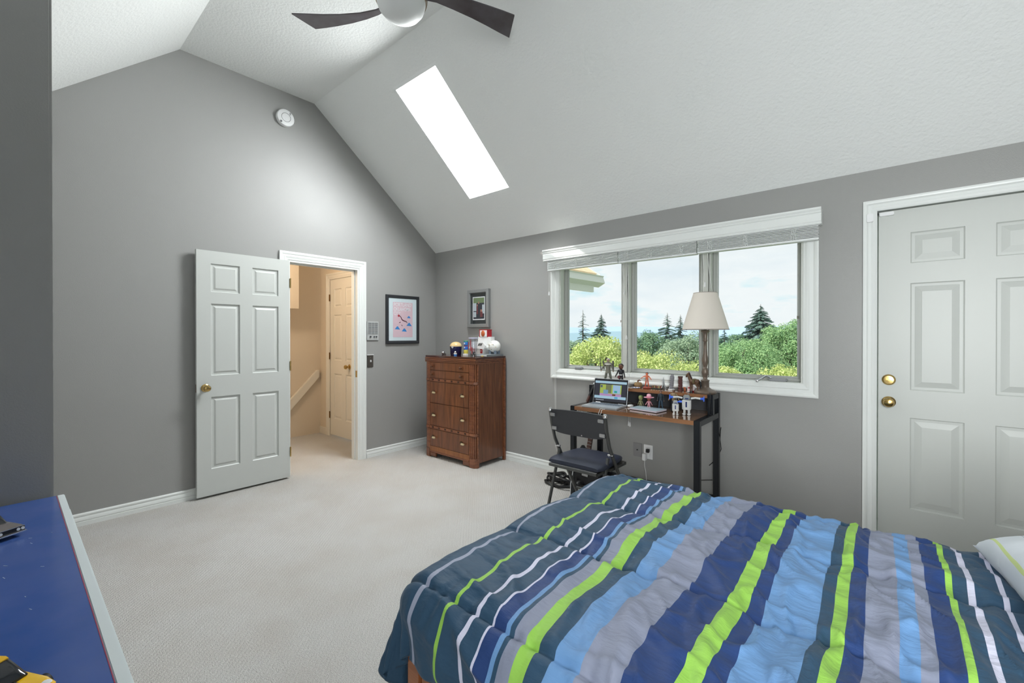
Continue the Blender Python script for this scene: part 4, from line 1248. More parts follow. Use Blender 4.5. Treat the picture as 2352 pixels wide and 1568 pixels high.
for z_, w_ in ((.022, .020), (.046, .012), (.074, .007)):
    b = B(); b.cbox((2.928, -.068, SH + z_), (w_, w_, .003)); b.done('deck', MATS['tower_silver'], t)
t = thing('leaning_tower', 'grey leaning tower model with stacked arcades on a white base', 'model tower', (3.005, -.105, SH))
b = B(); b.lathe([(.001, 0), (.024, 0), (.025, .006), (.020, .010), (.001, .010)], (3.005, -.105, SH), 24); b.done('base', M_whitep, t, smooth=True)
Wtw = Matrix.Translation((3.003, -.105, SH + .009)) @ Matrix.Rotation(R(5), 4, 'Y')
M_tw = mat('tower_stone', lin(126, 126, 134), .6)
for k in range(7):
    r_ = .0175 if k < 6 else .013
    b = B(); b.lathe([(.001, 0), (r_, 0), (r_, .002), (r_ * .86, .003), (r_ * .86, .013), (r_, .0145), (r_, .0165), (.001, .0165)], (0, 0, k * .0165), 20); tier = b.done('tier', M_tw, t, Wtw)
    for q in range(12):
        a_ = q * PI / 6
        b = B(); b.cbox((r_ * .90 * math.cos(a_), r_ * .90 * math.sin(a_), k * .0165 + .008), (.0018, .0018, .011)); b.done('column', mat('tower_pale', lin(190, 188, 190), .6), tier, Wtw)
t = thing('carved_post', 'dark red carved wooden cylinder standing on the shelf', 'ornament', (3.075, -.105, SH))
b = B()
pr_ = [(.001, 0), (.017, 0)]
for k in range(5):
    pr_ += [(.0170, .006 + k * .020), (.0145, .010 + k * .020), (.0160, .022 + k * .020)]
b.lathe(pr_ + [(.018, .106), (.018, .112), (.001, .112)], (3.075, -.105, SH), 16); b.done('post', mat('post_red', lin(88, 48, 46), .5, bump=(160, .4)), t)
b = B(); b.lathe([(.012, .112), (.018, .112), (.018, .114), (.012, .114)], (3.075, -.105, SH), 16, hollow=True); b.done('rim', M_steel, t)
t = thing('seated_animal', 'tiny orange seated animal figure on the shelf', 'figurine', (3.108, -.100, SH))
b = B(); b.ball((3.108, -.100, SH + .010), (.009, .008, .011), 10, 8); b.ball((3.107, -.105, SH + .025), (.008, .008, .008), 10, 8); b.ball((3.099, -.103, SH + .028), .003, 6, 5); b.ball((3.115, -.103, SH + .028), .003, 6, 5); b.done('body', mat('monkey_orange', lin(186, 104, 66), .6), t, smooth=True)
t = thing('baseball_hat', 'miniature white and red baseball hat on the shelf', 'hat', (3.152, -.092, SH))
b = B(); b.lathe([(.001, .052), (.012, .050), (.022, .040), (.028, .024), (.029, .010), (.001, .010)], (3.152, -.092, SH), 20); b.done('crown', mat('cap_white', lin(222, 206, 206), .6), t, smooth=True)
b = B(); b.lathe([(.001, 0), (.029, 0), (.030, .010), (.001, .010)], (3.152, -.092, SH), 20); b.done('band', M_red, t, smooth=True)
b = B(); b.ball((3.150, -.122, SH + .004), (.022, .022, .004), 14, 8); b.done('visor', M_whitep, t, smooth=True)
b = B(); b.cbox((3.150, -.1185, SH + .030), (.022, .004, .009)); b.done('lettering_patch', M_red, t)

# horse
hx, hy = 3.196, -.150
t = thing('toy_horse', 'brown toy horse with dark tack standing beside the lamp base', 'toy horse', (hx, hy, SH), R(-12))
Wh_ = Wt(t)
M_h = mat('horse_brown', lin(104, 76, 52), .5, var=(60, .7, lin(70, 46, 36)))
b = B()
b.tube([(-.036, 0, .088), (-.028, 0, .085), (-.008, 0, .080), (.014, 0, .081), (.030, 0, .086), (.038, 0, .086)], [.010, .018, .019, .018, .018, .008], 14)
b.tube([(-.028, 0, .088), (-.040, 0, .108), (-.047, 0, .126), (-.050, 0, .136)], [.015, .012, .010, .008], 12)
b.tube([(-.044, 0, .140), (-.054, 0, .134), (-.064, 0, .120), (-.068, 0, .113)], [.008, .010, .007, .005], 12)
for x_, y_, s_ in ((-.026, -.010, -1), (-.024, .010, 1)):
    b.tube([(x_, y_, .078), (x_ - .002, y_, .050), (x_ - .001, y_, .044), (x_ - .002, y_, .012)], [.010, .0055, .006, .004], 10)
for x_, y_ in ((.026, -.010), (.030, .010)):
    b.tube([(x_, y_, .082), (x_ - .004, y_, .060), (x_ + .006, y_, .044), (x_ + .003, y_, .012)], [.013, .009, .0055, .004], 10)
for y_ in (-.005, .005):
    b.tube([(-.045, y_, .142), (-.046, y_ * 1.2, .154)], [.0035, .0008], 6)
b.done('body', M_h, t, Wh_, smooth=True, ang=80)
b = B(); b.tube([(.036, 0, .090), (.046, 0, .082), (.050, 0, .060), (.047, 0, .040)], [.004, .006, .007, .002], 8); b.done('tail', M_black, t, Wh_, smooth=True)
b = B(); b.tube([(-.042, 0, .146), (-.036, 0, .130), (-.024, 0, .108), (-.018, 0, .098)], [.004, .005, .005, .002], 8); b.done('mane', mat('mane_dark', lin(60, 38, 34), .7), t, Wh_, smooth=True)
b = B(); b.ball((.0, 0, .098), (.020, .019, .008), 12, 8); b.box(-.006, -.021, .070, .008, .021, .098); b.done('saddle', mat('saddle_olive', lin(98, 88, 60), .6), t, Wh_, bevel=.003)
for x_, y_ in ((-.028, -.010), (-.026, .010), (.029, -.010), (.033, .010)):
    b = B(); b.tube([(x_, y_, .013), (x_ - .001, y_, 0)], [.0045, .006], 8); b.done('hoof', M_black, t, Wh_)

# figures standing in front of the shelf
FYD = -.235
figure('wood_doll', 'small green and brown doll with a big head on the desk', (2.810, FYD, KZ), .100, lin(128, 126, 92), lin(140, 134, 100), lin(140, 142, 92), lin(96, 120, 62), R(12), (.4, .5), .04, 2.9, group=GF)
t, W, hs, nk, *_ = figure('pink_doll', 'small doll in a wide pink hat standing on the desk', (2.880, FYD - .005, KZ), .100, lin(216, 150, 160), lin(206, 140, 150), lin(150, 84, 66), lin(92, 44, 40), R(12), (.7, .7), .05, 2.7, lin(210, 150, 150), group=GF)
b = B(); b.lathe([(.001, 0), (.36, -.02), (.40, .01), (.36, .02), (.20, .015), (.18, .12), (.15, .24), (.08, .27), (.001, .24)], (0, 0, nk + 1.55 * hs), 24); ht = b.done('hat', mat('hat_pink', lin(228, 176, 190), .6), t, W, smooth=True, ang=60)
b = B(); b.lathe([(.203, .0), (.208, .0), (.204, .05), (.199, .05)], (0, 0, nk + 1.55 * hs + .018), 24, hollow=True); b.done('hat_band', mat('band_pink', lin(214, 70, 120), .6), ht, W)
figure('action_figure', 'toy man in dark jacket and blue jeans standing on the desk', (2.972, FYD, KZ), .148, lin(34, 48, 58), lin(44, 66, 84), lin(150, 112, 92), lin(40, 38, 40), R(14), (.25, .25), .06, 1.0, lin(190, 190, 196), group=GF)
figure('action_figure', 'toy man in tan vest and dark trousers behind the robots', (3.072, FYD, KZ), .165, lin(150, 128, 98), lin(44, 46, 54), lin(112, 80, 62), lin(46, 36, 32), R(14), (.5, .6), .07, 1.0, group=GF)

def robot(label, loc, h, rz, arms):
    t = thing('toy_robot', label, 'toy robot', loc, rz, 'white toy robots')
    W = Wt(t) @ Matrix.Diagonal((h, h, h, 1))
    m1, m2 = mat('robot_white', lin(214, 216, 216), .35), mat('robot_grey', lin(150, 154, 156), .35, .3)
    mb = mat('robot_blue', lin(60, 110, 226), .4)
    b = B(); b.prism([(-.20, -.14), (-.14, -.20), (.14, -.20), (.20, -.14), (.20, .14), (.14, .20), (-.14, .20), (-.20, .14)], lambda a, q, d: Vector((a, q, d)), .26, .72); b.done('body', m1, t, W, bevel=.02)
    b = B(); b.box(-.15, -.14, .73, .15, .14, .95); b.done('head', m2, t, W, bevel=.04)
    b = B(); b.tube([(.06, 0, .94), (.06, 0, 1.06)], .012, 6); b.ball((.06, 0, 1.07), .03, 8, 6); b.done('antenna', m2, t, W)
    b = B(); b.cbox((.02, -.17, .80), (.16, .06, .05)); b.done('visor', mat('robot_navy', lin(40, 54, 110), .3), t, W, bevel=.01)
    b = B(); b.cbox((0, -.205, .52), (.07, .02, .26)); b.done('chest_panel', MATS['robot_navy'], t, W, bevel=.008)
    for s_ in (-1, 1):
        b = B(); b.box(s_ * .05, -.07, .08, s_ * .15, .07, .28); b.done('leg', m1, t, W, bevel=.02)
        b = B(); b.box(s_ * .03, -.17, 0, s_ * .19, .12, .09); b.done('foot', m1, t, W, bevel=.03)
        if arms:
            b = B(); b.tube([(s_ * .19, -.04, .80), (s_ * .40, -.06, .84), (s_ * .62, -.08, .82)], [.05, .045, .05], 8); am = b.done('arm', m1, t, W, smooth=True)
            b = B(); b.tube([(s_ * .60, -.08, .82), (s_ * .74, -.08, .82)], .06, 8); b.box(s_ * .74, -.14, .70, s_ * .79, -.02, .94); b.done('hand', mb, am, W, bevel=.012)
    if not arms:
        b = B(); b.tube([(.12, -.14, .86), (.26, -.20, .92)], .05, 8); b.box(.22, -.28, .86, .40, -.16, .98); b.done('blue_cap', mb, t, W, bevel=.02)
    return t
robot('larger white toy robot with outstretched blue hands on the desk', (3.190, -.300, KZ), .150, R(12), True)
robot('smaller white toy robot in front of the larger one', (3.128, -.352, KZ), .110, R(18), False)

# ------------------------------------------------------------------ floor clutter by the desk
t = thing('cable_coil', 'coil of black cables lying on the carpet beside the desk leg', 'cable', (2.08, -.31, 0))
b = B()
for k in range(7):
    cx_, cy_ = 2.03 + .055 * (k % 3) + rnd.uniform(-.02, .02), -.30 + .03 * (k // 3) + rnd.uniform(-.02, .02)
    r1_, r2_ = rnd.uniform(.07, .12), rnd.uniform(.05, .08)
    b.tube([(cx_ + r1_ * math.cos(q), cy_ + r2_ * math.sin(q), .010 + .010 * k + .012 * math.sin(2 * q + k)) for q in [2 * PI * i / 20 for i in range(21)]], .010, 6, cap=False)
b.done('coil', M_black, t, smooth=True)
b = B(); b.ball((2.19, -.28, .035), (.05, .04, .035), 12, 8); b.ball((2.24, -.24, .03), (.04, .05, .03), 12, 8); b.done('connector', M_black, t, smooth=True)
t = thing('electric_guitar', 'dark brown guitar leaning on the wall under the desk left side', 'guitar', (2.30, -.15, 0))
Wg = Matrix.Translation((2.27, -.19, .012)) @ Matrix.Rotation(R(-11), 4, 'X') @ Matrix.Rotation(R(4), 4, 'Y')
M_gt = mat('guitar_brown', lin(70, 46, 40), .25, coat=.4)
b = B(); b.prism([(.0, .0), (.10, .02), (.14, .09), (.12, .17), (.09, .20), (.11, .27), (.08, .33), (.03, .30), (.0, .29), (-.03, .30), (-.08, .34), (-.11, .28), (-.09, .20), (-.12, .16), (-.14, .08), (-.10, .02)], lambda a, q, d: Vector((a, d, q)), -.020, .020); b.done('body', M_black, t, Wg, bevel=.006)
b = B(); b.box(-.022, -.034, .24, .022, -.016, .62); b.done('neck', M_gt, t, Wg, bevel=.003)
for k in range(12):
    b = B(); b.box(-.021, -.0355, .27 + k * .028, .021, -.034, .2725 + k * .028); b.done('fret', M_chrome, t, Wg)
b = B(); b.box(-.03, -.024, .08, .03, -.020, .10); b.box(-.03, -.024, .15, .03, -.020, .17); b.done('pickup', M_chrome, t, Wg)
t = thing('guitar_pedal', 'black foot pedal on the carpet under the desk', 'pedal', (2.47, -.36, 0))
b = B(); b.prism([(-.05, 0), (.05, 0), (.05, .05), (-.05, .03)], lambda a, q, d: Vector((d, -.36 + a, q)), 2.44, 2.52); b.done('housing', M_black, t, bevel=.004)
for k in range(3):
    b = B(); b.lathe([(.001, 0), (.007, 0), (.006, .012), (.001, .012)], (2.455 + k * .025, -.335, .045), 10); b.done('dial', M_chrome, t)
b = B(); b.tube([(2.40, -.50, .42), (2.398, -.56, .30), (2.392, -.60, .16), (2.40, -.62, .06), (2.43, -.63, .006), (2.52, -.60, .006)], .0035, 6)
b.done('power_cable', M_whitep, lt)
t = thing('desk_drawer_box', 'grey wire letter rack hung under the desk left end', 'rack', (2.48, -.30, .70))
for k in range(8):
    b = B(); b.tube([(2.385 + k * .016, -.470, .728), (2.385 + k * .016, -.470, .690), (2.385 + k * .016, -.25, .690)], .003, 6); b.done('wire', M_steel, t)
b = B(); b.box(2.380, -.474, .722, 2.505, -.466, .731); b.done('rim', M_steel, t)

# ------------------------------------------------------------------ blue topped cabinet with toy cars at the left edge
TZ = .750
M_blue = mat('blue_top', lin(48, 82, 150), .2, var=(3.0, .7, lin(82, 100, 156)))
M_cab = mat('cabinet_white', lin(214, 222, 224), .4)
cb = thing('cabinet', 'low white cabinet with glossy blue top against the dark wall', 'cabinet', (2.75, -3.62, 0))
CX0, CX1, CY0, CY1 = 1.972, 3.62, -3.92, -3.372
b = B(); b.box(CX0, CY0, 0, CX1, CY1, TZ - .03); b.done('body', M_cab, cb)
b = B(); b.box(CX0 + .012, CY0, TZ - .03, CX1, CY1 - .020, TZ); bt = b.done('blue_top', M_blue, cb)
b = B(); b.box(CX0 + .012, CY1 - .020, TZ - .03, CX1, CY1, TZ + .001); b.done('edge_strip', M_cab, cb, bevel=.002)
b = B(); b.box(CX0 + .012, CY1 - .0215, TZ, CX1, CY1 - .020, TZ + .0006); b.done('red_line', mat('thin_red', lin(150, 50, 80), .5), cb)
for k in range(10):
    x_, y_ = rnd.uniform(2.2, 3.2), rnd.uniform(-3.60, -3.42); a_ = rnd.uniform(.2, .8)
    b = B(); b.cbox((0, 0, 0), (rnd.uniform(.004, .014), .0012, .0003), Matrix.Translation((x_, y_, TZ + .0002)) @ Matrix.Rotation(a_, 4, 'Z')); b.done('scratch', mat('scratch_pale', lin(150, 168, 200), .6), bt)
for k in range(3):
    z0_ = .06 + k * .22
    b = B(); b.box(CX0 + .05, CY1, z0_, CX1 - .05, CY1 + .012, z0_ + .205); d = b.done('drawer', M_cab, cb, bevel=.003)

def toy_car(label, loc, rz, L, Wd_, H, paint, roofc, boxy):
    t = thing('toy_car', label, 'toy car', loc, rz, 'toy cars on the blue cabinet')
    W = Wt(t)
    mp_ = mat('paint_%s' % label.split()[0], paint, .15, coat=.6)
    # body sections along x (front = +x)
    def sec(x, w, z0, z1, r=.35):
        return [Vector((x, w * math.copysign(abs(math.cos(a)) ** r, math.cos(a)), (z0 + z1) / 2 + (z1 - z0) / 2 * math.copysign(abs(math.sin(a)) ** r, math.sin(a)))) for a in [2 * PI * k / 20 for k in range(20)]]
    hw = Wd_ / 2
    if boxy:
        S = [(-.5, .86, .16, .52), (-.47, .96, .12, .56), (-.2, 1, .12, .58), (.2, 1, .12, .58), (.44, .97, .13, .56), (.5, .94, .17, .52)]
    else:
        S = [(-.5, .70, .20, .50), (-.46, .92, .12, .58), (-.25, 1, .10, .60), (.1, .98, .10, .55), (.34, .94, .10, .46), (.45, .82, .12, .38), (.495, .55, .16, .30)]
    b = B(); b.rings([sec(x * L, w * hw, a * H, c * H) for x, w, a, c in S]); b.done('body', mp_, t, W, smooth=True, ang=50)
    K = [(-.36, .74, .50, .56), (-.24, .76, .50, .96), (.02, .76, .50, 1.0), (.20, .74, .50, .58)]
    b = B(); b.rings([sec(x * L, w * hw, a * H, c * H, .3) for x, w, a, c in K]); b.done('windows', mat('car_glass', lin(30, 34, 40), .08), t, W, smooth=True, ang=50)
    K2 = [(-.25, .70, .93, .97), (-.22, .72, .93, 1.0), (.0, .72, .95, 1.03), (.03, .70, .95, 1.0)]
    b = B(); b.rings([sec(x * L, w * hw, a * H, c * H, .3) for x, w, a, c in K2]); b.done('roof', mat('roof_%s' % label.split()[0], roofc, .3), t, W, smooth=True)
    for x in (-.31, .31):
        for s_ in (-1, 1):
            wr = .20 * H if boxy else .22 * H
            b = B(); b.tube([(x * L, s_ * hw * .78, wr), (x * L, s_ * hw * 1.0, wr)], wr, 18); wh = b.done('wheel', M_black, t, W, smooth=True)
            b = B(); b.tube([(x * L, s_ * hw * .99, wr), (x * L, s_ * hw * 1.015, wr)], wr * .6, 12); b.done('hub', M_chrome, wh, W)
    if boxy:
        b = B(); b.box(.498 * L, -hw * .90, .30 * H, .510 * L, hw * .90, .48 * H); b.done('grille', M_black, t, W, bevel=.001)
        b = B(); b.box(.500 * L, -hw * .98, .20 * H, .535 * L, hw * .98, .27 * H); b.box(.504 * L, -hw * .92, .49 * H, .514 * L, hw * .92, .53 * H); b.done('bumper', M_chrome, t, W, bevel=.001)
        for s_ in (-.76, -.50, .50, .76):
            b = B(); b.tube([(.505 * L, s_ * hw, .39 * H), (.522 * L, s_ * hw, .39 * H)], .072 * H, 12); b.done('headlight', M_whitep, t, W, smooth=True)
    else:
        for s_ in (-1, 1):
            b = B(); b.ball((.405 * L, s_ * hw * .62, .405 * H), (.045 * L, .16 * hw, .030 * H), 12, 8); b.done('headlight', M_whitep, t, W, smooth=True)
            b = B(); b.tube([(.08 * L, s_ * hw * .30, .566 * H), (.24 * L, s_ * hw * .28, .525 * H), (.38 * L, s_ * hw * .22, .462 * H)], .006 * L, 6); b.done('bonnet_stripe', M_black, t, W)
        b = B(); b.box(.462 * L, -hw * .45, .15 * H, .500 * L, hw * .45, .22 * H); b.done('intake', M_black, t, W)
        b = B(); b.box(-.50 * L, -hw * .85, .66 * H, -.44 * L, hw * .85, .69 * H); b.box(-.48 * L, -hw * .5, .55 * H, -.46 * L, -hw * .45, .67 * H); b.box(-.48 * L, hw * .45, .55 * H, -.46 * L, hw * .5, .67 * H); b.done('spoiler', mp_, t, W)
    return t
toy_car('yellow toy sports car with black bonnet stripes on the blue cabinet', (3.200, -3.536, TZ), R(36), .19, .082, .058, lin(240, 190, 20), lin(226, 176, 16), False)
toy_car('grey toy muscle car with chrome bumper on the blue cabinet', (2.288, -3.552, TZ), R(28), .19, .076, .056, lin(118, 112, 110), lin(96, 92, 92), True)

# ------------------------------------------------------------------ bed
BX0, BX1, BY0, BY1 = 3.205, 5.22, -2.745, -1.385
M_bw = wood_mat('bed_cherry', lin(122, 70, 38), lin(158, 98, 60), .35, 'X')
bed = thing('bed_frame', 'cherry wood bed frame under the striped comforter', 'bed', ((BX0 + BX1) / 2, (BY0 + BY1) / 2, 0))
for x_ in (BX0 + .005, BX1 - .065):
    for y_ in (BY0 + .004, BY1 - .064):
        b = B(); b.box(x_, y_, 0, x_ + .058, y_ + .058, .40); b.done('leg', M_bw, bed, bevel=.004)
for y_ in (BY0 + .010, BY1 - .040):
    b = B(); b.box(BX0 + .063, y_, .22, BX1 - .065, y_ + .028, .36); b.done('side_rail', M_bw, bed, bevel=.004)
b = B(); b.box(BX0 + .012, BY0 + .062, .22, BX0 + .042, BY1 - .064, .36); b.done('foot_rail', M_bw, bed, bevel=.004)
b = B(); b.box(BX1 - .045, BY0 + .062, .30, BX1 - .015, BY1 - .064, 1.02); b.done('headboard', M_bw, bed, bevel=.006)
b = B(); b.box(BX0 + .045, BY0 + .04, .30, BX1 - .07, BY1 - .04, .36); b.done('slat_base', M_bw, bed)
b = B(); b.box(BX0 + .050, BY0 + .045, .360, BX1 - .075, BY1 - .045, .570)
b.done('mattress', mat('mattress_white', lin(220, 220, 224), .8), bed, bevel=.03, seg=3)

def stripes_mat():
    m = bpy.data.materials.new('comforter_stripes')
    m.use_nodes = True
    n, l = m.node_tree.nodes, m.node_tree.links
    p = n['Principled BSDF']
    p.inputs['Roughness'].default_value = .62
    p.inputs['Sheen Weight'].default_value = .06
    p.inputs['Sheen Roughness'].default_value = .4
    p.inputs['Specular IOR Level'].default_value = .25
    uv = n.new('ShaderNodeUVMap')
    sx = n.new('ShaderNodeSeparateXYZ')
    l.new(uv.outputs['UV'], sx.inputs[0])
    teal, navy, lb, gr, gn, wh, gw = lin(46, 74, 98), lin(38, 62, 112), lin(104, 144, 190), lin(132, 138, 158), lin(146, 194, 84), lin(202, 202, 222), lin(150, 156, 176)
    P = [(2.80, teal), (3.192, gw), (3.203, teal), (3.326, gn), (3.337, teal), (3.418, wh), (3.430, teal), (3.476, wh), (3.488, navy), (3.528, lb), (3.543, teal), (3.556, gr), (3.596, gn), (3.643, teal), (3.690, lb),
         (3.762, gr), (3.858, navy), (3.957, gn), (4.001, navy), (4.036, lb), (4.143, teal), (4.173, gn), (4.205, navy), (4.239, gr), (4.304, lb), (4.337, gr), (4.367, navy), (4.405, gn), (4.420, teal), (4.452, wh), (4.462, teal)]
    lo, hi = 2.80, 4.60
    mr = n.new('ShaderNodeMapRange')
    mr.inputs['From Min'].default_value = lo; mr.inputs['From Max'].default_value = hi
    l.new(sx.outputs['X'], mr.inputs['Value'])
    r = n.new('ShaderNodeValToRGB')
    r.color_ramp.interpolation = 'CONSTANT'
    el = r.color_ramp.elements
    while len(el) > 1: el.remove(el[-1])
    el[0].position = 0; el[0].color = (*P[0][1], 1)
    for u_, c_ in P[1:]:
        q = el.new((u_ - lo) / (hi - lo)); q.color = (*c_, 1)
    l.new(mr.outputs['Result'], r.inputs['Fac'])
    # one more pale stripe near the pillow (the ramp holds 32 stops)
    gt = n.new('ShaderNodeMath'); gt.operation = 'COMPARE'; gt.inputs[1].default_value = 4.521; gt.inputs[2].default_value = .0055
    l.new(sx.outputs['X'], gt.inputs[0])
    mx = n.new('ShaderNodeMix'); mx.data_type = 'RGBA'
    l.new(gt.outputs[0], mx.inputs[0]); l.new(r.outputs['Color'], mx.inputs[6]); mx.inputs[7].default_value = (*wh, 1)
    l.new(mx.outputs[2], p.inputs['Base Color'])
    g = n.new('ShaderNodeNewGeometry')
    z = n.new('ShaderNodeTexNoise'); z.inputs['Scale'].default_value = 40; z.inputs['Detail'].default_value = 4
    mpn = n.new('ShaderNodeMapping'); mpn.inputs['Scale'].default_value = (.5, 1.6, 1); mpn.inputs['Rotation'].default_value = (0, 0, R(30))
    l.new(g.outputs['Position'], mpn.inputs['Vector']); l.new(mpn.outputs['Vector'], z.inputs['Vector'])
    bp = n.new('ShaderNodeBump'); bp.inputs['Strength'].default_value = .5; bp.inputs['Distance'].default_value = .008
    l.new(z.outputs['Fac'], bp.inputs['Height']); l.new(bp.outputs['Normal'], p.inputs['Normal'])
    return m

def comforter():
    rr = .085
    rx0, ry0, ry1 = BX0 + .030, BY0 + .085, BY1 - rr + .02
    top = .605
    NU, NV = 330, 270
    u0, u1 = rx0 - .32, 5.14
    v0, v1 = ry0 - .262, ry1 + .33
    seams = [-2.700, -2.27, -1.83, -1.445]
    verts, uvs = [], []
    nv = noise.noise
    arc = rr * PI / 2
    for i in range(NU + 1):
        u = u0 + (u1 - u0) * i / NU
        for j in range(NV + 1):
            v = v0 + (v1 - v0) * j / NV
            # rows of stitching leave the cloth puffed between them
            k = 0
            while k < len(seams) and v > seams[k]: k += 1
            a = seams[k - 1] if k > 0 else v0 - .12
            c = seams[k] if k < len(seams) else v1 + .12
            s = (v - a) / (c - a)
            puff = math.sin(PI * min(max(s, 0), 1)) ** .38
            ds = min(abs(v - q) for q in seams)
            near = math.exp(-(ds / .07) ** 2)
            # soft long folds, diagonal, and short puckers at the stitching
            w1 = nv((u * 2.1 + v * .8, v * 2.6 - u * .9, .3))
            w2 = nv((u * 7.0 + v * 2.0 + w1 * 1.2, v * 2.0 - u * .6, 4.1))
            w3 = nv((u * 2.4 - v * 1.0, v * 9.0 + u * 3.2 + w1, 9.7))
            w4 = nv((u * 27 + w2 * 2, v * 5, 2.2))
            w5 = nv((u * 30 - v * 12 + w1 * 3, v * 20 + u * 9, 6.3))
            w6 = nv((u * 13 + v * 6 + w2, v * 5 - u * 3, 3.3))
            head = min(1, max(0, (u - 3.55) / .4))
            h = .022 * puff - .009 * math.exp(-(ds / .007) ** 2) + .014 * w1 + head * (.35 + .65 * min(1, max(0, (ry1 - v) / .16))) * (.020 * math.exp(-(w2 / .15) ** 2) + .011 * math.exp(-(w6 / .13) ** 2)) \
                + (1 - .55 * head) * .015 * math.exp(-(w3 / .15) ** 2) * min(1, max(0, (u - 3.18) / .2)) + .0030 * w5 + .012 * w4 * near
            px = min(max(u, rx0), 9); py = min(max(v, ry0), ry1)
            ex, ey = u - px, v - py
            d = math.hypot(ex, ey)
            if d < 1e-9:
                x, y, z = px, py, top + h
                x += .008 * w2 + .006 * w3 * near
            else:
                nx, ny = ex / d, ey / d
                if d < arc:
                    t = d / rr
                    out_, dn = rr * math.sin(t), rr * (1 - math.cos(t))
                    nz_, no_ = math.cos(t), math.sin(t)
                else:
                    q = d - arc
                    # perimeter coordinate for the hanging folds
                    per = u * 1.0 - v * 1.0 + 0.6 * math.atan2(ny, nx)
                    wave = math.sin(per * 17 + 3 * w1) * .5 + .5 * nv((per * 7, 1.5, .4))
                    cornr = 1.0 if (abs(ex) > 1e-6 and abs(ey) > 1e-6) else .35
                    out_, dn = rr + q * (.22 * max(0, -nx) - .12 * max(0, -ny) + .08 * max(0, ny)) + wave * q * (.05 + .22 * cornr), rr + q * .96
                    nz_, no_ = 0.05, 1.0
                x = px + nx * (out_ + h * no_); y = py + ny * (out_ + h * no_); z = top - dn + h * nz_
            verts.append((x, y, max(z, .03)))
            uvs.append((u + .010 * w1 + .006 * w2 - .042 * (-1.4 - v) * min(1, max(0, 1 - (u - 3.15) / .8)), v))
    faces = []
    for i in range(NU):
        for j in range(NV):
            a = i * (NV + 1) + j
            faces.append((a, a + NV + 1, a + NV + 2, a + 1))
    me = bpy.data.meshes.new('comforter')
    me.from_pydata(verts, [], faces)
    ul = me.uv_layers.new(name='UVMap')
    li = np.empty(len(me.loops), dtype=np.int32)
    me.loops.foreach_get('vertex_index', li)
    ul.data.foreach_set('uv', np.array(uvs)[li].ravel())
    for p in me.polygons: p.use_smooth = True
    o = link('comforter', me, stripes_mat())
    md = o.modifiers.new('thickness', 'SOLIDIFY'); md.thickness = .018; md.offset = -1
    setp(o, 'blue and green striped quilted comforter draped over the bed', 'comforter')
    return o
comforter()

def pillow():
    m = bpy.data.materials.new('pillow_stripes')
    m.use_nodes = True
    n, l = m.node_tree.nodes, m.node_tree.links
    p = n['Principled BSDF']; p.inputs['Roughness'].default_value = .8
    t = n.new('ShaderNodeTexCoord'); sx = n.new('ShaderNodeSeparateXYZ'); l.new(t.outputs['Object'], sx.inputs[0])
    mr = n.new('ShaderNodeMapRange'); mr.inputs['From Min'].default_value = -.27; mr.inputs['From Max'].default_value = .27; l.new(sx.outputs['X'], mr.inputs['Value'])
    r = n.new('ShaderNodeValToRGB'); r.color_ramp.interpolation = 'CONSTANT'
    w_, g_, b_ = lin(218, 224, 230), lin(206, 220, 150), lin(150, 168, 178)
    el = r.color_ramp.elements
    el[0].position = 0; el[0].color = (*w_, 1); el[1].position = .085; el[1].color = (*g_, 1)
    for q, c in ((.096, w_), (.20, b_), (.207, w_), (.30, g_), (.318, w_), (.46, b_), (.47, w_), (.60, g_), (.62, w_), (.74, b_), (.75, w_)):
        e_ = el.new(q); e_.color = (*c, 1)
    l.new(mr.outputs['Result'], r.inputs['Fac']); l.new(r.outputs['Color'], p.inputs['Base Color'])
    z = n.new('ShaderNodeTexNoise'); z.inputs['Scale'].default_value = 18; l.new(t.outputs['Object'], z.inputs['Vector'])
    bp = n.new('ShaderNodeBump'); bp.inputs['Strength'].default_value = .3; bp.inputs['Distance'].default_value = .01; l.new(z.outputs['Fac'], bp.inputs['Height']); l.new(bp.outputs['Normal'], p.inputs['Normal'])
    b = B()
    a, c, N, Mm = .26, .36, 40, 48
    for s_ in (1, -1):
        V_ = []
        for i in range(N + 1):
            row = []
            for j in range(Mm + 1):
                x = -1 + 2 * i / N; y = -1 + 2 * j / Mm
                f = max(0, (1 - x ** 4) * (1 - y ** 4)) ** .5
                pin = 1 - .10 * (1 - abs(x) ** 2) * abs(y) ** 6
                pin2 = 1 - .12 * (1 - abs(y) ** 2) * abs(x) ** 6
                row.append(b.bm.verts.new((x * a * pin2, y * c * pin, s_ * .085 * f + .006 * noise.noise((x * 4, y * 5, s_)))))
            V_.append(row)
        for i in range(N):
            for j in range(Mm):
                q = (V_[i][j], V_[i + 1][j], V_[i + 1][j + 1], V_[i][j + 1])
                b.bm.faces.new(q if s_ > 0 else q[::-1])
    bmesh.ops.remove_doubles(b.bm, verts=b.bm.verts, dist=.004)
    W = Matrix.Translation((4.775, -1.790, .715)) @ Matrix.Rotation(R(4), 4, 'Z') @ Matrix.Rotation(R(-9), 4, 'Y') @ Matrix.Rotation(R(-4), 4, 'X')
    o = b.done('pillow', m, None, W, smooth=True, ang=70)
    setp(o, 'white pillow with thin green and grey stripes on the bed', 'pillow')
pillow()

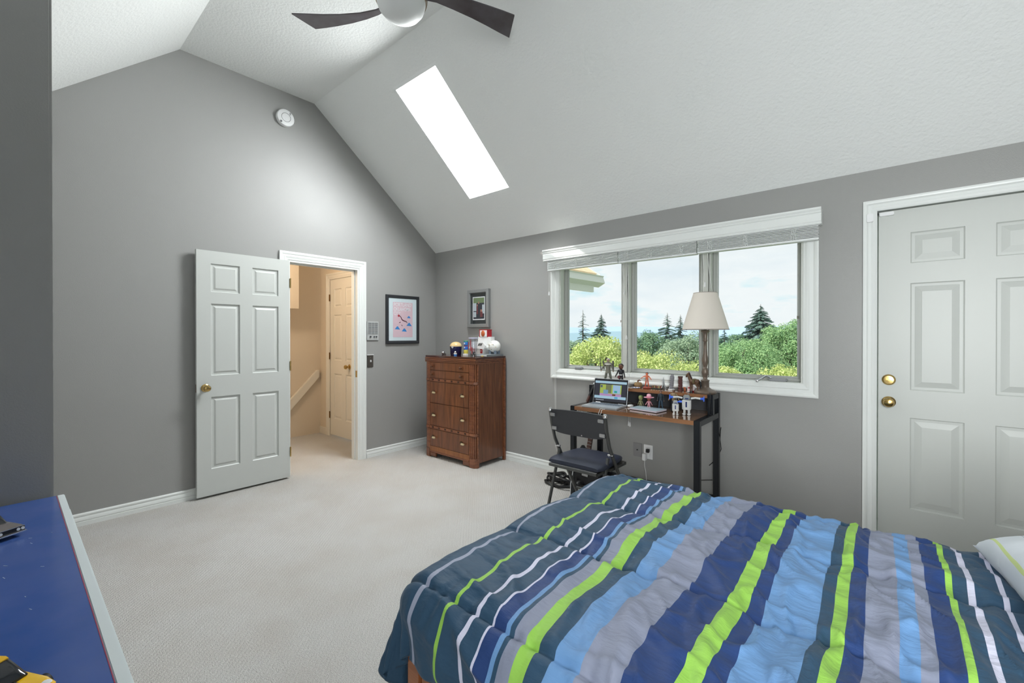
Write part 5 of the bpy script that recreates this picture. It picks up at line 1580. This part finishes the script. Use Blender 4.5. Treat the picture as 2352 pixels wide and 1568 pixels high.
# ------------------------------------------------------------------ outside the window
GZ = -7.0
b = B(); b.box(-600, 1.2, GZ - 1, 600, 900, GZ)
setp(b.done('ground', mat('grass_far', lin(112, 134, 84), .9, var=(.2, .8, lin(84, 110, 66)))), kind='structure')
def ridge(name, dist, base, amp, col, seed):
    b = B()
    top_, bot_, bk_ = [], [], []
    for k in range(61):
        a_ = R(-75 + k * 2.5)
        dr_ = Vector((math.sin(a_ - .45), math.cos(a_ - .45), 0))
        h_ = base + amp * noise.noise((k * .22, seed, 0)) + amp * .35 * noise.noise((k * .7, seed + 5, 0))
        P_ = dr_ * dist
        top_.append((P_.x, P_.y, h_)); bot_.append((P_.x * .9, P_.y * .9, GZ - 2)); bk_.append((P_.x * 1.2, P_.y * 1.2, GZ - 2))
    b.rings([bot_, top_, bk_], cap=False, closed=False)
    setp(b.done(name, mat(name + '_haze', col, 1.0)), kind='structure')  # bluish distance haze is painted into the ridge colour
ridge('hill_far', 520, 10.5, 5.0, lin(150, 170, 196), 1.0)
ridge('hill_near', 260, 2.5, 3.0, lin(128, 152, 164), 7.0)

def leaf_mat(name, c1, c2, tr=.35):
    m = bpy.data.materials.new(name)
    m.use_nodes = True
    n, l = m.node_tree.nodes, m.node_tree.links
    n.clear()
    o = n.new('ShaderNodeOutputMaterial'); d = n.new('ShaderNodeBsdfDiffuse'); t = n.new('ShaderNodeBsdfTranslucent'); x = n.new('ShaderNodeMixShader'); x.inputs[0].default_value = tr
    g = n.new('ShaderNodeNewGeometry'); r = n.new('ShaderNodeValToRGB')
    r.color_ramp.elements[0].color = (*c1, 1); r.color_ramp.elements[1].color = (*c2, 1)
    l.new(g.outputs['Random Per Island'], r.inputs['Fac']); l.new(r.outputs['Color'], d.inputs['Color']); l.new(r.outputs['Color'], t.inputs['Color'])
    l.new(d.outputs[0], x.inputs[1]); l.new(t.outputs[0], x.inputs[2]); l.new(x.outputs[0], o.inputs['Surface'])
    return m
M_bark = mat('bark', lin(86, 74, 62), .9, bump=(20, .6))
L_yel = leaf_mat('leaf_yellowgreen', lin(166, 186, 108), lin(226, 230, 166))
L_grn = leaf_mat('leaf_green', lin(124, 162, 118), lin(178, 206, 150))
L_drk = leaf_mat('leaf_dark', lin(98, 132, 108), lin(144, 172, 134), .25)
L_gry = leaf_mat('leaf_greygreen', lin(132, 156, 134), lin(178, 196, 164), .3)
L_con = leaf_mat('needle', lin(86, 114, 108), lin(124, 148, 136), .2)

def leaf_tree(name, label, c, rx, rz, leaf, nleaf, m, seed):
    """rounded broadleaf tree: crown of many separate leaves round boughs, trunk to the ground; c = crown centre"""
    rn = random.Random(seed)
    t = thing(name, label, 'tree', (c.x, c.y, GZ), group='trees outside the window')
    blobs = [(Vector((c.x, c.y, c.z)), min(rx, rz) * .75)]
    NB = 34
    for k in range(NB):
        q = 1 - 1.75 * (k + .5) / NB
        a_ = k * 2.39996 + rn.uniform(-.4, .4)
        s = math.sqrt(max(0, 1 - q * q)) * rn.uniform(.62, .86)
        blobs.append((Vector((c.x + rx * s * math.cos(a_), c.y + rx * s * math.sin(a_), c.z + rz * q * rn.uniform(.68, .86))), min(rx, rz) * rn.uniform(.24, .38)))
    vs, fs = [], []
    for k in range(nleaf):
        bc, br = blobs[rn.randrange(len(blobs))]
        d = Vector((rn.gauss(0, 1), rn.gauss(0, 1), rn.gauss(.25, 1))).normalized()
        p = bc + d * br * rn.uniform(.55, 1.08)
        nrm = (d + Vector((rn.gauss(0, .6), rn.gauss(0, .6), rn.gauss(.4, .6)))).normalized()
        a_ = nrm.orthogonal().normalized(); b_ = nrm.cross(a_)
        q = rn.uniform(0, 2 * PI); a2 = a_ * math.cos(q) + b_ * math.sin(q); b2 = nrm.cross(a2)
        s = leaf * rn.uniform(.6, 1.3)
        i0 = len(vs)
        vs += [tuple(p + a2 * s), tuple(p + b2 * s * .55 + nrm * s * .15), tuple(p - a2 * s), tuple(p - b2 * s * .55 + nrm * s * .15)]
        fs.append((i0, i0 + 1, i0 + 2, i0 + 3))
    me = bpy.data.meshes.new('foliage'); me.from_pydata(vs, [], fs)
    f = link('foliage', me, m, t); f['kind'] = 'stuff'
    b = B(); b.tube([(c.x, c.y, GZ), (c.x + .1, c.y, GZ + 2), (c.x, c.y + .1, c.z - rz * .2), (c.x, c.y, c.z + rz * .4)], [rx * .12, rx * .09, rx * .06, rx * .02], 8)
    for bc, br in blobs[:9]:
        b.tube([(c.x, c.y, c.z - rz * .5), tuple((Vector((c.x, c.y, c.z - rz * .3)) + bc) / 2), tuple(bc)], [rx * .05, rx * .03, rx * .012], 6)
    b.done('trunk', M_bark, t, smooth=True)

def conifer(name, label, tip, h, r, nb, m, seed, sparse=0.0):
    rn = random.Random(seed)
    t = thing(name, label, 'tree', (tip.x, tip.y, GZ), group='trees outside the window')
    b = B(); b.tube([(tip.x, tip.y, GZ), (tip.x, tip.y, tip.z - h * .5), (tip.x, tip.y, tip.z)], [h * .022, h * .012, h * .002], 8); b.done('trunk', M_bark, t, smooth=True)
    vs, fs = [], []
    for k in range(nb):
        q = (k + rn.random()) / nb
        z = tip.z - h * (.02 + .98 * q)
        ln = r * (q ** .85) * rn.uniform(.65 - sparse * .3, 1.12) + .02 * r
        a_ = rn.uniform(0, 2 * PI)
        dr_ = Vector((math.cos(a_), math.sin(a_), 0)); sd = Vector((-dr_.y, dr_.x, 0))
        nseg = 7
        for s in range(nseg):
            f0, f1 = s / nseg, (s + 1.35) / nseg
            w_ = ln * .30 * (1 - f0 * .75) * (1 - .35 * sparse)
            zz = lambda f: z + ln * (.10 * f - .34 * f * f) + (.12 * ln * max(0, f - .7))
            for sg in (-1, 1, 0):
                P0 = Vector((tip.x, tip.y, 0)) + dr_ * ln * f0; P0.z = zz(f0)
                P1 = Vector((tip.x, tip.y, 0)) + dr_ * ln * min(1.05, f1) + sd * sg * w_ * rn.uniform(.7, 1.1); P1.z = zz(min(1, f1)) - abs(sg) * w_ * .35
                wd_ = max(.016, ln * .05)
                i0 = len(vs)
                up = Vector((0, 0, wd_))
                vs += [tuple(P0 + sd * wd_), tuple(P1), tuple(P0 - sd * wd_), tuple((P0 + P1) / 2 - up * 1.4)]
                fs += [(i0, i0 + 1, i0 + 2), (i0, i0 + 3, i0 + 1), (i0 + 2, i0 + 1, i0 + 3)]
    me = bpy.data.meshes.new('needles'); me.from_pydata(vs, [], fs)
    f = link('needles', me, m, t); f['kind'] = 'stuff'

leaf_tree('maple_tree', 'yellow-green maple crown filling the lower left window pane', Vector((-3.61, 10.81, -0.31)), 1.75, 1.50, 0.043, 26000, L_yel, 1)
leaf_tree('maple_tree', 'yellow-green maple crown across the lower middle window pane', Vector((-1.86, 10.99, -0.71)), 1.45, 1.50, 0.041, 22000, L_yel, 2)
leaf_tree('maple_tree', 'pale maple crown at lower right of the middle pane', Vector((-1.45, 13.98, -1.32)), 1.7, 1.60, 0.043, 18000, L_yel, 3)
leaf_tree('broadleaf_tree', 'round dark green tree at left of the middle pane', Vector((-9.82, 29.20, -0.23)), 2.0, 1.75, 0.068, 16000, L_drk, 4)
leaf_tree('broadleaf_tree', 'grey-green tree behind the middle pane maples', Vector((-6.11, 27.12, -0.74)), 2.3, 2.0, 0.068, 18000, L_gry, 5)
leaf_tree('broadleaf_tree', 'large round green tree in the right window pane', Vector((-2.00, 25.38, -0.98)), 2.3, 2.05, 0.053, 32000, L_grn, 6)
leaf_tree('broadleaf_tree', 'tall green tree at the right edge of the right pane', Vector((-1.18, 35.31, -0.41)), 2.4, 3.0, 0.068, 30000, L_grn, 7)
leaf_tree('broadleaf_tree', 'bright yellow-green shrub low in the right pane', Vector((1.08, 17.47, -1.12)), 1.5, 1.15, 0.043, 16000, L_yel, 8)
leaf_tree('broadleaf_tree', 'light green tree low behind the lamp stem', Vector((-1.37, 18.00, -1.29)), 1.3, 1.15, 0.046, 14000, L_yel, 9)
leaf_tree('broadleaf_tree', 'dark bushes at far left of the left pane', Vector((-20.73, 35.64, -1.47)), 2.4, 2.2, 0.093, 12000, L_gry, 10)
leaf_tree('broadleaf_tree', 'dark green tree between the two left conifers', Vector((-21.39, 45.63, -2.23)), 3.0, 2.2, 0.099, 12000, L_drk, 11)
leaf_tree('broadleaf_tree', 'mid green tree at the foot of the right conifer', Vector((-7.28, 44.57, -0.56)), 2.9, 1.9, 0.087, 16000, L_drk, 12)
conifer('conifer_tree', 'sparse conifer at the left of the left window pane', Vector((-21.06, 38.00, 4.13)), 7.0, 2.4, 130, L_con, 21, 1.0)
conifer('conifer_tree', 'dense small conifer in the left window pane', Vector((-21.51, 42.89, 3.89)), 7.0, 2.9, 420, L_con, 22)
conifer('conifer_tree', 'tall loose conifer in the middle window pane', Vector((-10.94, 36.15, 3.38)), 7.0, 3.3, 260, L_con, 23, .7)
conifer('conifer_tree', 'conifer half hidden by the lampshade left edge', Vector((-11.46, 40.98, 3.41)), 7.0, 2.9, 260, L_con, 24, .5)
conifer('conifer_tree', 'dense dark conifer standing tall in the right pane', Vector((-4.87, 44.00, 4.32)), 7.5, 4.2, 560, L_con, 25)
conifer('conifer_tree', 'dark conifer top right of the lamp stem', Vector((-5.83, 35.26, 1.95)), 4.5, 1.7, 240, L_con, 26)

# wing of the house seen through the left pane
hw_ = thing('house_wing', 'tan tiled roof corner with white gutter seen through the left pane', 'house', (-1.4, 5.2, GZ))
Pc = Vector((0.34, 3.65, 2.42)); P2 = Vector((0.28, 2.65, 2.42)); P2.z = Pc.z
ed = (P2 - Pc).normalized(); away = Vector((-ed.y, ed.x, 0))
if away.dot(Vector((-1, .2, 0))) < 0: away = -away
M_roof = mat('roof_tan', lin(214, 186, 150), .8, var=(6, .7, lin(236, 214, 178)))
M_fas = mat('fascia_white', lin(214, 214, 204), .6)
WL = (P2 - Pc).length + .9
Wro = Matrix(((ed.x, away.x, 0, Pc.x), (ed.y, away.y, 0, Pc.y), (0, 0, 1, Pc.z), (0, 0, 0, 1)))
b = B(); b.prism([(0, 0), (.02, -.02), (-.02, -.13), (.12, -.20), (.12, .0)], lambda a, q, d: Vector((d, a, q)), -.03, WL); b.done('gutter', M_fas, hw_, Wro)
b = B(); b.box(.16, .10, -.30, WL, .14, -.14); b.done('fascia', M_fas, hw_, Wro)
b = B(); b.box(WL - .55, .45, -9.3, WL, 1.6, -.20); b.done('wall', mat('siding', lin(190, 186, 176), .7), hw_, Wro)
for k in range(7):
    z_ = .0 + k * .14; y_ = .04 + k * .20
    b = B(); b.prism([(y_, z_), (y_ + .24, z_ + .168), (y_ + .24, z_ + .188), (y_, z_ + .035)], lambda a, q, d: Vector((d, a, q)), .16 + k * .10, WL); b.done('tile_course', M_roof, hw_, Wro)
b = B(); b.tube([(.02, .06, .02), (.62, 1.40, .98)], .012, 6); b.done('hip_flashing', M_fas, hw_, Wro)
Q = Vector((-0.70, 4.08, 0.73))
lr = thing('lower_roof', 'sunlit tan roof slope at the lower left of the left pane', 'roof', (Q.x, Q.y, GZ))
b = B(); b.prism([(-3, .45), (.30, -.10), (.30, -.16), (-3, .38)], lambda a, q, d: Vector((Q.x + a, Q.y + d, Q.z + q)), -.6, .35); b.done('roof_slope', M_roof, lr)
b = B(); b.box(Q.x - 3, Q.y - .5, GZ, Q.x + .05, Q.y + .25, Q.z - .15); b.done('wall', MATS['siding'], lr)
